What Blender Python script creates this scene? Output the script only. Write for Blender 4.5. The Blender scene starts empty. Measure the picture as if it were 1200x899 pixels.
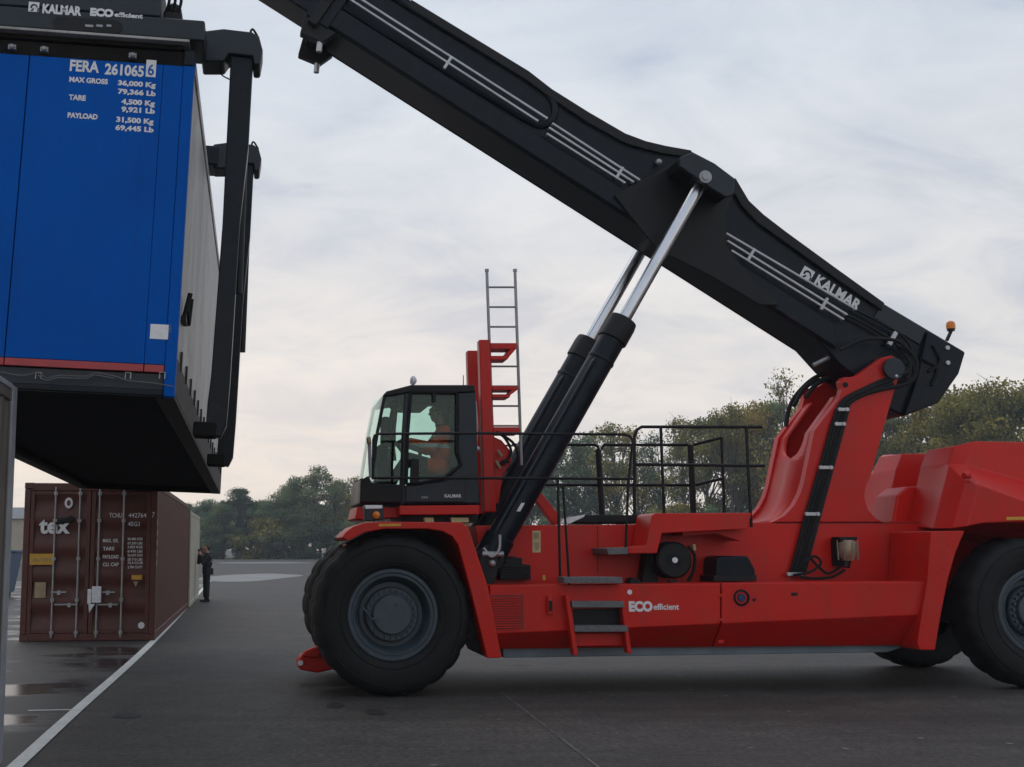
import bpy, bmesh, math, random
from mathutils import Vector, Matrix, Quaternion
R = math.radians
random.seed(7)
S = bpy.context.scene
COL = S.collection

# ------------------------------------------------------------------ camera model
F = 1387.0; PX = 430.0; PY = 449.5; EYE = Vector((0, 0, 1.7)); TH = math.atan(192.5 / F)
FW = Vector((0, math.cos(TH), math.sin(TH))); UP = Vector((0, -math.sin(TH), math.cos(TH))); RT = Vector((1, 0, 0))
def ray(px, py): return FW + RT * ((px - PX) / F) - UP * ((py - PY) / F)
def ground(px, py, z=0.0):
    d = ray(px, py); return EYE + d * ((z - EYE.z) / d.z)
def at_depth(px, Y):      # horizontal position of an image column at a given depth
    return (px - PX) / F * Y
AN = math.atan(130 / F)
MU = Vector((math.cos(AN), math.sin(AN), 0)); MV = Vector((-math.sin(AN), math.cos(AN), 0))
M0 = ground(461, 818); M0.z = 0
def m(px, py, v):         # measured point of the machine on its vertical plane v (metres from the near side)
    d = ray(px, py); t = ((M0 - EYE).dot(MV) + v) / d.dot(MV); P = EYE + d * t - M0
    return Vector((P.dot(MU), v, P.z))
def w2m(P):
    Q = P - M0; return Vector((Q.dot(MU), Q.dot(MV), Q.z))

# ------------------------------------------------------------------ materials
def newmat(name):
    mt = bpy.data.materials.new(name); mt.use_nodes = True
    nt = mt.node_tree; b = nt.nodes['Principled BSDF']
    return mt, nt, b
def paint(name, c1, c2=None, rough=0.4, metal=0.0, scale=3.0, spec=0.5, bump=0.0, bscale=40.0, coat=0.0, c3=None, s3=14.0, a3=0.25, rv=0.12, streak=0.0, sc=(.06,.05,.04)):
    mt, nt, b = newmat(name)
    tc = nt.nodes.new('ShaderNodeTexCoord')
    n = nt.nodes.new('ShaderNodeTexNoise'); n.inputs['Scale'].default_value = scale; n.inputs['Detail'].default_value = 6; n.inputs['Roughness'].default_value = 0.65
    nt.links.new(tc.outputs['Object'], n.inputs['Vector'])
    cr = nt.nodes.new('ShaderNodeValToRGB')
    c2 = c2 or tuple(x * 0.8 for x in c1)
    cr.color_ramp.elements[0].position = 0.35; cr.color_ramp.elements[0].color = (*c2, 1)
    cr.color_ramp.elements[1].position = 0.62; cr.color_ramp.elements[1].color = (*c1, 1)
    nt.links.new(n.outputs['Fac'], cr.inputs['Fac'])
    out = cr.outputs['Color']
    if c3:
        n3 = nt.nodes.new('ShaderNodeTexNoise'); n3.inputs['Scale'].default_value = s3; n3.inputs['Detail'].default_value = 8; n3.inputs['Roughness'].default_value = 0.75
        nt.links.new(tc.outputs['Object'], n3.inputs['Vector'])
        r3 = nt.nodes.new('ShaderNodeValToRGB'); r3.color_ramp.elements[0].position = 0.5; r3.color_ramp.elements[1].position = 0.78
        r3.color_ramp.elements[0].color = (0, 0, 0, 1); r3.color_ramp.elements[1].color = (a3, a3, a3, 1)
        nt.links.new(n3.outputs['Fac'], r3.inputs['Fac'])
        mx = nt.nodes.new('ShaderNodeMix'); mx.data_type = 'RGBA'
        nt.links.new(r3.outputs['Color'], mx.inputs['Factor']); nt.links.new(out, mx.inputs['A']); mx.inputs['B'].default_value = (*c3, 1)
        out = mx.outputs['Result']
    if streak:
        mp = nt.nodes.new('ShaderNodeMapping'); mp.inputs['Scale'].default_value = (7, 7, .45); nt.links.new(tc.outputs['Object'], mp.inputs['Vector'])
        n4 = nt.nodes.new('ShaderNodeTexNoise'); n4.inputs['Scale'].default_value = 1.0; n4.inputs['Detail'].default_value = 6; n4.inputs['Roughness'].default_value = 0.7; nt.links.new(mp.outputs[0], n4.inputs['Vector'])
        r4 = nt.nodes.new('ShaderNodeValToRGB'); r4.color_ramp.elements[0].position = 0.52; r4.color_ramp.elements[1].position = 0.74
        r4.color_ramp.elements[0].color = (0, 0, 0, 1); r4.color_ramp.elements[1].color = (streak, streak, streak, 1); nt.links.new(n4.outputs['Fac'], r4.inputs['Fac'])
        m4 = nt.nodes.new('ShaderNodeMix'); m4.data_type = 'RGBA'; nt.links.new(r4.outputs['Color'], m4.inputs['Factor']); nt.links.new(out, m4.inputs['A']); m4.inputs['B'].default_value = (*sc, 1); out = m4.outputs['Result']
    nt.links.new(out, b.inputs['Base Color'])
    mr = nt.nodes.new('ShaderNodeMapRange'); mr.inputs['To Min'].default_value = max(0.03, rough - rv); mr.inputs['To Max'].default_value = min(1, rough + rv)
    nt.links.new(n.outputs['Fac'], mr.inputs['Value']); nt.links.new(mr.outputs['Result'], b.inputs['Roughness'])
    b.inputs['Metallic'].default_value = metal; b.inputs['Specular IOR Level'].default_value = spec
    b.inputs['Coat Weight'].default_value = coat
    if bump:
        n2 = nt.nodes.new('ShaderNodeTexNoise'); n2.inputs['Scale'].default_value = bscale; n2.inputs['Detail'].default_value = 4
        nt.links.new(tc.outputs['Object'], n2.inputs['Vector'])
        bp = nt.nodes.new('ShaderNodeBump'); bp.inputs['Strength'].default_value = bump; bp.inputs['Distance'].default_value = 0.02
        nt.links.new(n2.outputs['Fac'], bp.inputs['Height']); nt.links.new(bp.outputs['Normal'], b.inputs['Normal'])
    return mt
M = {}
M['red'] = paint('red_paint', (0.57, 0.012, 0.006), (0.48, 0.010, 0.005), rough=0.40, scale=0.9, spec=0.3, c3=(0.24, 0.075, 0.05), a3=0.34, s3=2.2, bump=0.03, bscale=5, streak=.30, sc=(.16,.05,.035))
M['char'] = paint('charcoal_paint', (0.0035, 0.0085, 0.015), (0.0025, 0.006, 0.0105), rough=0.36, spec=0.20, scale=1.5, c3=(0.035, 0.036, 0.038), a3=0.25, streak=.4, sc=(.02,.021,.022), s3=6, bump=0.02, bscale=8)
M['char2'] = paint('dark_slate_paint', (0.013, 0.021, 0.029), (0.009, 0.015, 0.021), rough=0.40, spec=0.35, scale=2, c3=(0.07, 0.07, 0.07), a3=0.18, s3=7)
M['black'] = paint('black_plastic', (0.005, 0.0055, 0.0065), (0.0035, 0.0035, 0.0045), rough=0.5, spec=0.3, scale=5)
M['rubber'] = paint('tyre_rubber', (0.008, 0.0083, 0.009), (0.0045, 0.0047, 0.0055), rough=0.7, scale=4, c3=(0.03, 0.028, 0.026), a3=0.4, s3=3.0, bump=0.15, bscale=60, spec=0.3)
M['rim'] = paint('rim_grey_paint', (0.045, 0.066, 0.084), (0.03, 0.046, 0.06), rough=0.45, scale=6, c3=(0.08, 0.075, 0.07), a3=0.25, s3=10)
M['sill'] = paint('grey_frame_paint', (0.16, 0.20, 0.24), (0.11, 0.14, 0.17), rough=0.5, scale=2)
M['chrome'] = paint('chrome_rod', (0.62, 0.63, 0.66), (0.55, 0.56, 0.58), rough=0.24, metal=1.0, scale=4)
M['steel'] = paint('galvanised_steel', (0.34, 0.35, 0.36), (0.26, 0.27, 0.28), rough=0.45, metal=0.6, scale=8)
M['pipe'] = paint('zinc_pipe', (0.50, 0.51, 0.52), (0.38, 0.39, 0.40), rough=0.4, metal=0.5, scale=8)
M['tread'] = paint('step_grating', (0.14, 0.14, 0.145), (0.09, 0.09, 0.095), rough=0.6, scale=20, bump=0.3, bscale=120)
M['white'] = paint('white_print', (0.72, 0.73, 0.74), (0.62, 0.63, 0.64), rough=0.5, scale=15)
M['cream'] = paint('cream_label', (0.55, 0.48, 0.25), (0.45, 0.38, 0.18), rough=0.5, scale=20)
M['yellow'] = paint('yellow_label', (0.62, 0.34, 0.03), (0.5, 0.27, 0.03), rough=0.5, scale=20)
M['blue'] = paint('blue_container_paint', (0.0, 0.088, 0.42), (0.0, 0.076, 0.36), rough=0.55, spec=0.06, scale=0.8, c3=(0.02, 0.09, 0.26), a3=0.12, s3=5, bump=0.06, bscale=1.6, streak=.22, sc=(.01,.04,.15))
M['dblue'] = paint('dark_blue_paint', (0.006, 0.028, 0.10), (0.005, 0.02, 0.08), rough=0.45, scale=2)
M['stripe'] = paint('faded_red_stripe', (0.40, 0.045, 0.05), (0.32, 0.035, 0.04), rough=0.5, scale=8)
M['lgrey'] = paint('pale_grey_panel', (0.44, 0.44, 0.435), (0.30, 0.295, 0.28), rough=0.5, scale=1.3, c3=(0.12, 0.10, 0.08), a3=0.8, s3=2.0, streak=.7, sc=(.14,.12,.10))
M['dirt'] = paint('grimy_rail', (0.045, 0.04, 0.036), (0.018, 0.016, 0.015), rough=0.7, scale=5, c3=(0.22, 0.18, 0.15), a3=0.5, s3=9)
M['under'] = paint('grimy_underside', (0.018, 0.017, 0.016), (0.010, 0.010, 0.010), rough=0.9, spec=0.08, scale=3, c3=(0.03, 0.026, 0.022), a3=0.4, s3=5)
M['maroon'] = paint('maroon_container_paint', (0.100, 0.024, 0.016), (0.072, 0.018, 0.012), rough=0.5, scale=1.5, c3=(0.055, 0.028, 0.02), a3=0.7, s3=5, streak=.6, sc=(.05,.022,.015))
M['tan'] = paint('cream_container_paint', (0.46, 0.43, 0.35), (0.38, 0.35, 0.28), rough=0.55, scale=1.2, c3=(0.2, 0.15, 0.1), a3=0.4, s3=4)
M['taupe'] = paint('grey_brown_container_paint', (0.115, 0.10, 0.082), (0.085, 0.074, 0.062), rough=0.6, scale=1.5, c3=(0.06, 0.05, 0.04), a3=0.5, s3=4)
M['post'] = paint('pale_frame_steel', (0.30, 0.31, 0.33), (0.22, 0.23, 0.25), rough=0.5, scale=3)
M['reflect'] = paint('reflective_band', (0.55, 0.56, 0.55), (0.45, 0.46, 0.45), rough=0.5, scale=10)
M['orange'] = paint('hi_vis_orange', (0.95, 0.085, 0.008), (0.80, 0.06, 0.006), rough=0.8, scale=10, bump=.8, bscale=9)
M['jacket'] = paint('black_jacket', (0.014, 0.013, 0.016), (0.009, 0.009, 0.011), rough=0.85, scale=10, bump=.8, bscale=9)
M['trouser'] = paint('dark_trousers', (0.016, 0.018, 0.016), (0.010, 0.011, 0.010), rough=0.9, scale=10)
M['skin'] = paint('skin', (0.42, 0.22, 0.16), (0.36, 0.18, 0.12), rough=0.55, scale=20)
M['hair'] = paint('brown_hair', (0.035, 0.02, 0.013), (0.02, 0.012, 0.008), rough=0.7, scale=40)
M['navy'] = paint('dark_fabric', (0.02, 0.025, 0.04), (0.014, 0.018, 0.03), rough=0.85, scale=10)
M['amber'] = paint('amber_plastic', (0.75, 0.22, 0.015), (0.6, 0.16, 0.01), rough=0.2, scale=10)
M['lens'] = paint('clear_lens', (0.75, 0.78, 0.8), (0.6, 0.62, 0.65), rough=0.12, scale=10)
M['brass'] = paint('tarnished_brass', (0.35, 0.27, 0.17), (0.22, 0.17, 0.11), rough=0.4, metal=0.3, scale=10)
M['bark'] = paint('bark', (0.07, 0.055, 0.042), (0.04, 0.032, 0.025), rough=0.9, scale=6, bump=0.4, bscale=15)
M['wallb'] = paint('beige_render', (0.42, 0.37, 0.29), (0.36, 0.31, 0.25), rough=0.8, scale=0.5)
M['roofb'] = paint('grey_sheet_roof', (0.16, 0.16, 0.17), (0.12, 0.12, 0.13), rough=0.6, scale=0.5)
M['skip'] = paint('blue_grey_sheet', (0.09, 0.14, 0.22), (0.07, 0.11, 0.17), rough=0.6, scale=2)
M['darkglass'] = paint('dark_window', (0.02, 0.025, 0.03), (0.015, 0.02, 0.025), rough=0.1, scale=2)
def glassmat(name, tint, gl):
    mt, nt, b = newmat(name); nt.nodes.remove(b)
    out = nt.nodes['Material Output']
    t = nt.nodes.new('ShaderNodeBsdfTransparent'); t.inputs['Color'].default_value = (*tint, 1)
    g = nt.nodes.new('ShaderNodeBsdfGlossy'); g.inputs['Roughness'].default_value = 0.03; g.inputs['Color'].default_value = (0.8, 0.95, 0.92, 1)
    fr = nt.nodes.new('ShaderNodeFresnel'); fr.inputs['IOR'].default_value = gl
    mx = nt.nodes.new('ShaderNodeMixShader')
    nt.links.new(fr.outputs[0], mx.inputs[0]); nt.links.new(t.outputs[0], mx.inputs[1]); nt.links.new(g.outputs[0], mx.inputs[2])
    nt.links.new(mx.outputs[0], out.inputs['Surface'])
    return mt
M['glass'] = glassmat('tinted_cab_glass', (0.82, 0.93, 0.90), 1.38)
def leafmat(name, ca, cb, cc):
    mt, nt, b = newmat(name); out = nt.nodes['Material Output']
    tc = nt.nodes.new('ShaderNodeTexCoord'); oi = nt.nodes.new('ShaderNodeObjectInfo')
    n = nt.nodes.new('ShaderNodeTexNoise'); n.inputs['Scale'].default_value = 0.28; n.inputs['Detail'].default_value = 3; n.inputs['Roughness'].default_value = 0.75
    n.noise_dimensions = '4D'
    mu = nt.nodes.new('ShaderNodeMath'); mu.operation = 'MULTIPLY'; mu.inputs[1].default_value = 40
    nt.links.new(oi.outputs['Random'], mu.inputs[0]); nt.links.new(mu.outputs[0], n.inputs['W']); nt.links.new(tc.outputs['Object'], n.inputs['Vector'])
    ad = nt.nodes.new('ShaderNodeMath'); ad.operation = 'MULTIPLY_ADD'; ad.inputs[1].default_value = 0.3; 
    nt.links.new(oi.outputs['Random'], ad.inputs[0]); nt.links.new(n.outputs['Fac'], ad.inputs[2])
    cr = nt.nodes.new('ShaderNodeValToRGB'); e = cr.color_ramp.elements
    e[0].position = 0.42; e[0].color = (*ca, 1); e[1].position = 0.9; e[1].color = (*cc, 1)
    k = cr.color_ramp.elements.new(0.66); k.color = (*cb, 1)
    nt.links.new(ad.outputs[0], cr.inputs['Fac']); nt.links.new(cr.outputs['Color'], b.inputs['Base Color'])
    b.inputs['Roughness'].default_value = 0.6; b.inputs['Specular IOR Level'].default_value = 0.3
    tr = nt.nodes.new('ShaderNodeBsdfTranslucent'); nt.links.new(cr.outputs['Color'], tr.inputs['Color'])
    mx = nt.nodes.new('ShaderNodeMixShader'); mx.inputs[0].default_value = 0.35
    nt.links.new(b.outputs[0], mx.inputs[1]); nt.links.new(tr.outputs[0], mx.inputs[2]); nt.links.new(mx.outputs[0], out.inputs['Surface'])
    return mt
M['leafg'] = leafmat('green_leaves', (0.085, 0.15, 0.075), (0.14, 0.21, 0.085), (0.25, 0.26, 0.09))
M['leafa'] = leafmat('autumn_leaves', (0.13, 0.15, 0.035), (0.30, 0.26, 0.045), (0.46, 0.30, 0.05))
M['leafd'] = leafmat('dark_leaves', (0.05, 0.09, 0.045), (0.085, 0.125, 0.05), (0.15, 0.16, 0.06))

# ------------------------------------------------------------------ mesh builder
class MB:
    def __init__(s): s.v = []; s.f = []
    def add(s, vs, fs):
        o = len(s.v); s.v += [Vector(p) for p in vs]; s.f += [tuple(i + o for i in f) for f in fs]; return s
    def box(s, a, b):
        (x0, y0, z0), (x1, y1, z1) = a, b
        vs = [(x0,y0,z0),(x1,y0,z0),(x1,y1,z0),(x0,y1,z0),(x0,y0,z1),(x1,y0,z1),(x1,y1,z1),(x0,y1,z1)]
        return s.add(vs, [(0,3,2,1),(4,5,6,7),(0,1,5,4),(1,2,6,5),(2,3,7,6),(3,0,4,7)])
    def ext(s, pts, d):       # extrude polygon (3d points) by vector d
        n = len(pts); d = Vector(d); pts = [Vector(p) for p in pts]
        return s.add(pts + [p + d for p in pts], [tuple(range(n)), tuple(range(2*n-1, n-1, -1))] + [(i, (i+1) % n, n+(i+1) % n, n+i) for i in range(n)])
    def pp(s, pxs, v0, v1):   # polygon measured on plane v0 of the machine, extruded to v1
        return s.ext([m(x, y, v0) for x, y in pxs], (0, v1 - v0, 0))
    def tube(s, pts, r, n=8, cap=True):
        pts = [Vector(p) for p in pts]; rs = r if isinstance(r, (list, tuple)) else [r] * len(pts)
        t0 = (pts[1] - pts[0]).normalized(); a = t0.orthogonal().normalized(); vs = []; fs = []
        for i, p in enumerate(pts):
            if i == 0: t = pts[1] - pts[0]
            elif i == len(pts) - 1: t = pts[-1] - pts[-2]
            else: t = (pts[i+1] - p).normalized() + (p - pts[i-1]).normalized()
            if t.length < 1e-9: t = t0
            t = t.normalized(); a = (a - t * a.dot(t)).normalized(); b = t.cross(a)
            for k in range(n):
                w = 2 * math.pi * k / n; vs.append(p + (a * math.cos(w) + b * math.sin(w)) * rs[i])
        for i in range(len(pts) - 1):
            for k in range(n): fs.append((i*n+k, i*n+(k+1) % n, (i+1)*n+(k+1) % n, (i+1)*n+k))
        if cap: fs.append(tuple(range(n-1, -1, -1))); fs.append(tuple((len(pts)-1)*n + k for k in range(n)))
        return s.add(vs, fs)
    def lathe(s, prof, o, axis, n=48, rfun=None):
        o = Vector(o); axis = Vector(axis).normalized(); a = axis.orthogonal().normalized(); b = axis.cross(a); vs = []; fs = []
        for j, (r, t) in enumerate(prof):
            for k in range(n):
                w = 2 * math.pi * k / n; rr = r - (rfun(j, k) if rfun else 0); vs.append(o + axis * t + (a * math.cos(w) + b * math.sin(w)) * rr)
        for j in range(len(prof) - 1):
            for k in range(n): fs.append((j*n+k, j*n+(k+1) % n, (j+1)*n+(k+1) % n, (j+1)*n+k))
        if prof[0][0] > 1e-6: pass
        return s.add(vs, fs)
    def ball(s, c, r, n=12, sc=(1, 1, 1)):
        c = Vector(c); prof = [(math.sin(math.pi*i/n), -math.cos(math.pi*i/n)) for i in range(n+1)]; vs = []; fs = []
        k2 = 2 * n
        for q, z in prof:
            for k in range(k2):
                w = 2*math.pi*k/k2; vs.append(c + Vector((q*math.cos(w)*r*sc[0], q*math.sin(w)*r*sc[1], z*r*sc[2])))
        for j in range(n):
            for k in range(k2): fs.append((j*k2+k, j*k2+(k+1) % k2, (j+1)*k2+(k+1) % k2, (j+1)*k2+k))
        return s.add(vs, fs)
    def xf(s, fn): s.v = [fn(p) for p in s.v]; return s
    def build(s, name, mat, parent=None, bevel=0.0, smooth=True, ang=35, seg=2, recalc=True):
        me = bpy.data.meshes.new(name); me.from_pydata([tuple(p) for p in s.v], [], s.f)
        if recalc:
            bm = bmesh.new(); bm.from_mesh(me); bmesh.ops.remove_doubles(bm, verts=bm.verts, dist=1e-5)
            bmesh.ops.recalc_face_normals(bm, faces=bm.faces); bm.to_mesh(me); bm.free()
        mats = mat if isinstance(mat, (list, tuple)) else [mat]
        for q in mats: me.materials.append(q)
        if smooth:
            me.polygons.foreach_set('use_smooth', [True] * len(me.polygons)); me.set_sharp_from_angle(angle=R(ang))
        me.update()
        o = bpy.data.objects.new(name, me); COL.objects.link(o)
        if parent: o.parent = parent
        if bevel:
            bv = o.modifiers.new('edge', 'BEVEL'); bv.width = bevel; bv.segments = seg; bv.limit_method = 'ANGLE'; bv.angle_limit = R(min(ang, 35)); bv.harden_normals = True
        return o
def empty(name, loc, rz=0.0, mw=None):
    o = bpy.data.objects.new(name, None); COL.objects.link(o); o.empty_display_size = 0.3
    if mw is not None: o.matrix_world = mw
    else: o.location = loc; o.rotation_euler = (0, 0, rz)
    return o
def tag(o, label=None, cat=None, group=None, kind=None):
    if label: o['label'] = label
    if cat: o['category'] = cat
    if group: o['group'] = group
    if kind: o['kind'] = kind
    return o
def chain(pxs, v): return [m(x, y, v) for x, y in pxs]
def curve(pts, k=6):      # Catmull-Rom through points
    pts = [Vector(p) for p in pts]; P = [2*pts[0]-pts[1]] + pts + [2*pts[-1]-pts[-2]]; out = []
    for i in range(1, len(P) - 2):
        for j in range(k):
            t = j / k; a, b, c, d = P[i-1], P[i], P[i+1], P[i+2]
            out.append(0.5*((2*b)+(c-a)*t+(2*a-5*b+4*c-d)*t*t+(3*b-a-3*c+d)*t*t*t))
    return out + [pts[-1]]
def text_mesh(s, O, rt, up, width, cap, mat, parent, name='lettering', bold=0.0, thick=0.0015, spacing=1.0):
    cu = bpy.data.curves.new(name, 'FONT'); cu.body = s; cu.size = 1.0; cu.offset = bold; cu.space_character = spacing; cu.resolution_u = 3
    ob = bpy.data.objects.new('tmp', cu); COL.objects.link(ob)
    bpy.context.view_layer.update()
    me = bpy.data.meshes.new_from_object(ob.evaluated_get(bpy.context.evaluated_depsgraph_get()))
    bpy.data.objects.remove(ob); bpy.data.curves.remove(cu)
    xs = [p.co.x for p in me.vertices]; ys = [p.co.y for p in me.vertices]
    x0, x1, y1 = min(xs), max(xs), max(ys); y0 = 0.0 if min(ys) > -0.05 else min(ys) if len(s) < 2 else 0.0
    O = Vector(O); rt = Vector(rt).normalized(); up = Vector(up).normalized(); nn = rt.cross(up)
    for p in me.vertices:
        x = (p.co.x - x0) / (x1 - x0) * width; y = p.co.y / y1 * cap
        p.co = O + rt * x + up * y + nn * thick
    me.materials.clear(); me.materials.append(mat); me.update()
    o = bpy.data.objects.new(name, me); COL.objects.link(o)
    if parent: o.parent = parent
    return o

# ================================================================== REACH STACKER
RS = empty('reach_stacker', M0, AN)
tag(RS, 'huge red reach stacker with charcoal boom raised over its cab, lifting the blue container', 'reach stacker')
CV = 1.575    # centre plane
def mirv(p): return Vector((p.x, 2 * CV - p.y, p.z))

# ---- wheels
def wheel_parts():
    prof = [(.515,.10),(.53,.045),(.57,.02),(.66,.0),(.76,.0),(.84,.015),(.885,.045),(.915,.09),(.93,.15),(.935,.28),(.93,.41),(.915,.47),(.885,.515),(.84,.545),(.66,.56),(.53,.52),(.515,.46)]
    N = 120
    def groove(j, k):
        if 6 <= j <= 12:
            if k % 6 == 0: return 0.022
            if k % 6 in (1, 5): return 0.006
        return 0.0
    ty = MB().lathe(prof, (0,0,0), (0,1,0), N, groove)
    ty.lathe([(.60,.012),(.605,.004),(.612,.004),(.617,.012)], (0,0,0), (0,1,0), 72)
    ty.lathe([(.795,.012),(.80,-.003),(.81,-.003),(.815,.012)], (0,0,0), (0,1,0), 72)
    rim = MB().lathe([(.515,.12),(.53,.07),(.53,.045),(.515,.032),(.49,.032),(.475,.05),(.462,.05),(.455,.04),(.445,.04),(.43,.06),(.415,.11),(.395,.20),(.37,.235),(.30,.235),(.30,.20)], (0,0,0), (0,1,0), 72)
    hub = MB().lathe([(.32,.23),(.315,.17),(.30,.15),(.235,.15),(.23,.09),(.215,.075),(.0,.07)], (0,0,0), (0,1,0), 64)
    for k in range(24):
        w = 2*math.pi*k/24; c = Vector((.275*math.cos(w), 0, .275*math.sin(w)))
        hub.tube([c+Vector((0,.15,0)), c+Vector((0,.105,0))], .018, 6)
    hub.tube([(.06,.07,.12),(.06,.045,.12)], .018, 8); hub.tube([(-.16,.07,-.06),(-.16,.05,-.06)], .014, 8)
    vs = MB().tube(curve([(-.36,.05,.10),(-.31,.02,.04),(-.26,.05,-.04),(-.2,.06,-.05)]), .012, 6)
    return ty, rim, hub, vs
ty, rim, hub, vs = wheel_parts()
W0 = rim.build('wheel', M['rim'], RS, ang=40); W0.location = (0, 0, .93)
wt = ty.build('tyre', M['rubber'], W0, ang=50); wh = hub.build('hub', M['rim'], W0, ang=30); vv = vs.build('valve_stem', M['rim'], W0)
def copy_tree(o, parent):
    c = o.copy(); COL.objects.link(c); c.parent = parent
    for ch in list(o.children):
        if ch.name != c.name: copy_tree(ch, c)
    return c
for loc, rz in (((0, .60, .93), 0.0), ((0, 2*CV-.60, .93), math.pi), ((0, 2*CV, .93), math.pi), ((7.93, 0.0, .93), 0.0), ((7.93, 2*CV, .93), math.pi)):
    c = copy_tree(W0, RS); c.location = loc; c.rotation_euler = (0, 1.1*loc[1] + loc[0], rz)
# rear wheel hub flange with raised nuts is the same wheel, axles between
MB().tube([(0,.5,.93),(0,2.65,.93)], .26, 20).box((-.35,.95,.6),(.35,2.2,1.25)).build('axle', M['char'], RS, bevel=.02)
MB().tube([(7.93,.4,.93),(7.93,2.75,.93)], .16, 16).box((7.7,.9,.7),(8.15,2.25,1.15)).build('axle', M['char'], RS, bevel=.02)

# ---- lower hull
def hull(name, xl, xr, vn, vf, mat):
    # cross-section at the image columns xl, xr of the near side
    def sec(x):
        t = (x - 571) / (1088 - 571)
        top = m(x, 686 + t*(681.5-686), vn); fold = m(x, 743 + t*(720-743), vn); bot = m(x, 760.5 + t*(756-760.5), vn + .30)
        return [top, fold, Vector((fold.x, vn + .30, bot.z)), Vector((fold.x, vf, bot.z)), Vector((top.x, vf, top.z))]
    a, b = sec(xl), sec(xr); n = len(a)
    mb = MB().add(a + b, [tuple(range(n)), tuple(range(2*n-1, n-1, -1))] + [(i, (i+1) % n, n+(i+1) % n, n+i) for i in range(n)])
    return mb
hull('side_panel', 574, 844.3, .10, .70, M['red']).build('side_panel', M['red'], RS, bevel=.012)
hull('side_panel', 845.7, 1086, .10, .70, M['red']).build('side_panel', M['red'], RS, bevel=.012)
hull('side_panel', 574, 1086, .10, .70, M['red']).xf(mirv).build('side_panel', M['red'], RS, bevel=.012)
# main chassis
MB().pp([(556,616),(768,614.5),(905,612),(1086,611.5),(1092,622),(1092,750),(590,752),(574,700)], .98, 2.17).build('chassis', M['red'], RS, bevel=.015)
MB().box((-.45,1.25,.75),(1.1,1.90,1.75)).build('front_frame', M['red'], RS, bevel=.02)
MB().pp([(589,757),(1074,753),(1040,764.5),(590,771)], .48, 2.67).build('underframe', M['sill'], RS, bevel=.01)
MB().pp([(586,688),(1088,684),(1086,748),(590,750)], .72, .98).build('inner_frame', M['black'], RS)
# front fender, near and far
FO = [(401,630),(405,624),(414,617),(428,612.5),(450,611.5),(520,612),(541,612.5),(549,618),(572,688),(588,771),(571,771.5),(551,690),(537,639),(530,629),(518,622.5),(500,620),(450,620),(428,624),(416,630),(407,634)]
ff = MB().pp(FO, -.02, 1.12); ff.build('front_fender', M['red'], RS, bevel=.014)
MB().pp([(405,636),(428,624.5),(450,620.5),(518,623),(536,639),(550,690),(440,690)], 1.19, 1.24).build('wheel_arch_liner', M['black'], RS)
f2 = MB().pp([(max(x, 432), y) for x, y in FO], -.02, 1.12).xf(mirv); f2.build('front_fender', M['red'], RS, bevel=.014)
MB().pp([(399,628),(409,622),(412,628),(404,634),(399,632)], 1.3, 2.6).build('front_bumper', M['black'], RS, bevel=.015)
MB().pp([(555,684),(571,771),(560,766),(549,745),(541,690)], .3, .96).build('mud_flap', M['black'], RS)
MB().pp([(444,614),(470,613.7),(470,616.4),(444,617)], -.024, -.021).build('reflector', M['yellow'], RS)
# rear fender flange
MB().pp([(1091,622.5),(1131,622),(1120,648),(1111,680),(1103,720),(1096,762),(1078,762),(1075,753),(1087,681.5)], .03, .95).build('rear_fender', M['red'], RS, bevel=.014)
MB().pp([(1091,622.5),(1131,622),(1120,648),(1111,680),(1103,720),(1096,762),(1078,762),(1075,753),(1087,681.5)], .03, .95).xf(mirv).build('rear_fender', M['red'], RS, bevel=.014)

# ---- counterweight
def cw():
    Lb = [m(1084.5,618.5,.80), m(1093,620,.52), m(1115,619.5,.16), m(1134,617,0.0), m(1152,613,0.0), m(1200,610.5,0.0), m(1330,612,0.0)]
    Lt = [m(1101.5,548.5,.80), m(1112,545,.55), m(1131,563,.16), m(1147,568,0.0), m(1152,569.5,0.0), m(1200,586.5,0.0), m(1330,622,0.0)]
    Lt[6] = Vector((Lb[6].x, 0, Lb[6].z + .02)); Lb[6] = Lb[6] - Vector((0,0,.5))
    Sb = [m(1111,544,.62), m(1132,545.5,.42), m(1330,599,.42)]
    St = [m(1117.5,523,.66), m(1142,516.8,.46), m(1330,520,.46)]
    vi = 1.27; pr = lambda p: Vector((p.x, vi, p.z))
    V_ = Lb + Lt + Sb + St; nb = len(Lb); iT = nb; iS = 2*nb; iC = iS + 3
    fs = [(i, i+1, iT+i+1, iT+i) for i in range(nb-1)]
    fs += [(iT, iT+1, iS), (iT+1, iT+2, iS+1, iS), (iT+2, iT+3, iS+1)] + [(iT+i, iT+i+1, iS+2, iS+1) if i == 5 else (iT+i, iT+i+1, iS+1) for i in range(3, 6)]
    fs += [(iS, iS+1, iC+1, iC), (iS+1, iS+2, iC+2, iC+1)]
    k = len(V_); V_ += [pr(Lb[0]), pr(Lt[0]), pr(Sb[0]), pr(St[0]), pr(St[2]), pr(Lb[6]), pr(Sb[2]), pr(Lt[6])]
    fs += [(k, 0, iT, k+1), (k+1, iT, iS, k+2), (k+2, iS, iC, k+3), (k+3, iC, iC+1, iC+2, k+4)]
    fs += [(k+4, iC+2, iS+2, k+6), (k+6, iS+2, iT+6, k+7), (k+7, iT+6, 6, k+5), tuple([k+5, 6, 5, 4, 3, 2, 1, 0, k])]
    fs += [(k, k+1, k+2, k+3, k+4, k+6, k+7, k+5)]
    return MB().add(V_, fs)
cw().build('counterweight', M['red'], RS, bevel=.02, seg=3, ang=12)
cw().xf(mirv).build('counterweight', M['red'], RS, bevel=.02, seg=3, ang=12)
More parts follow.
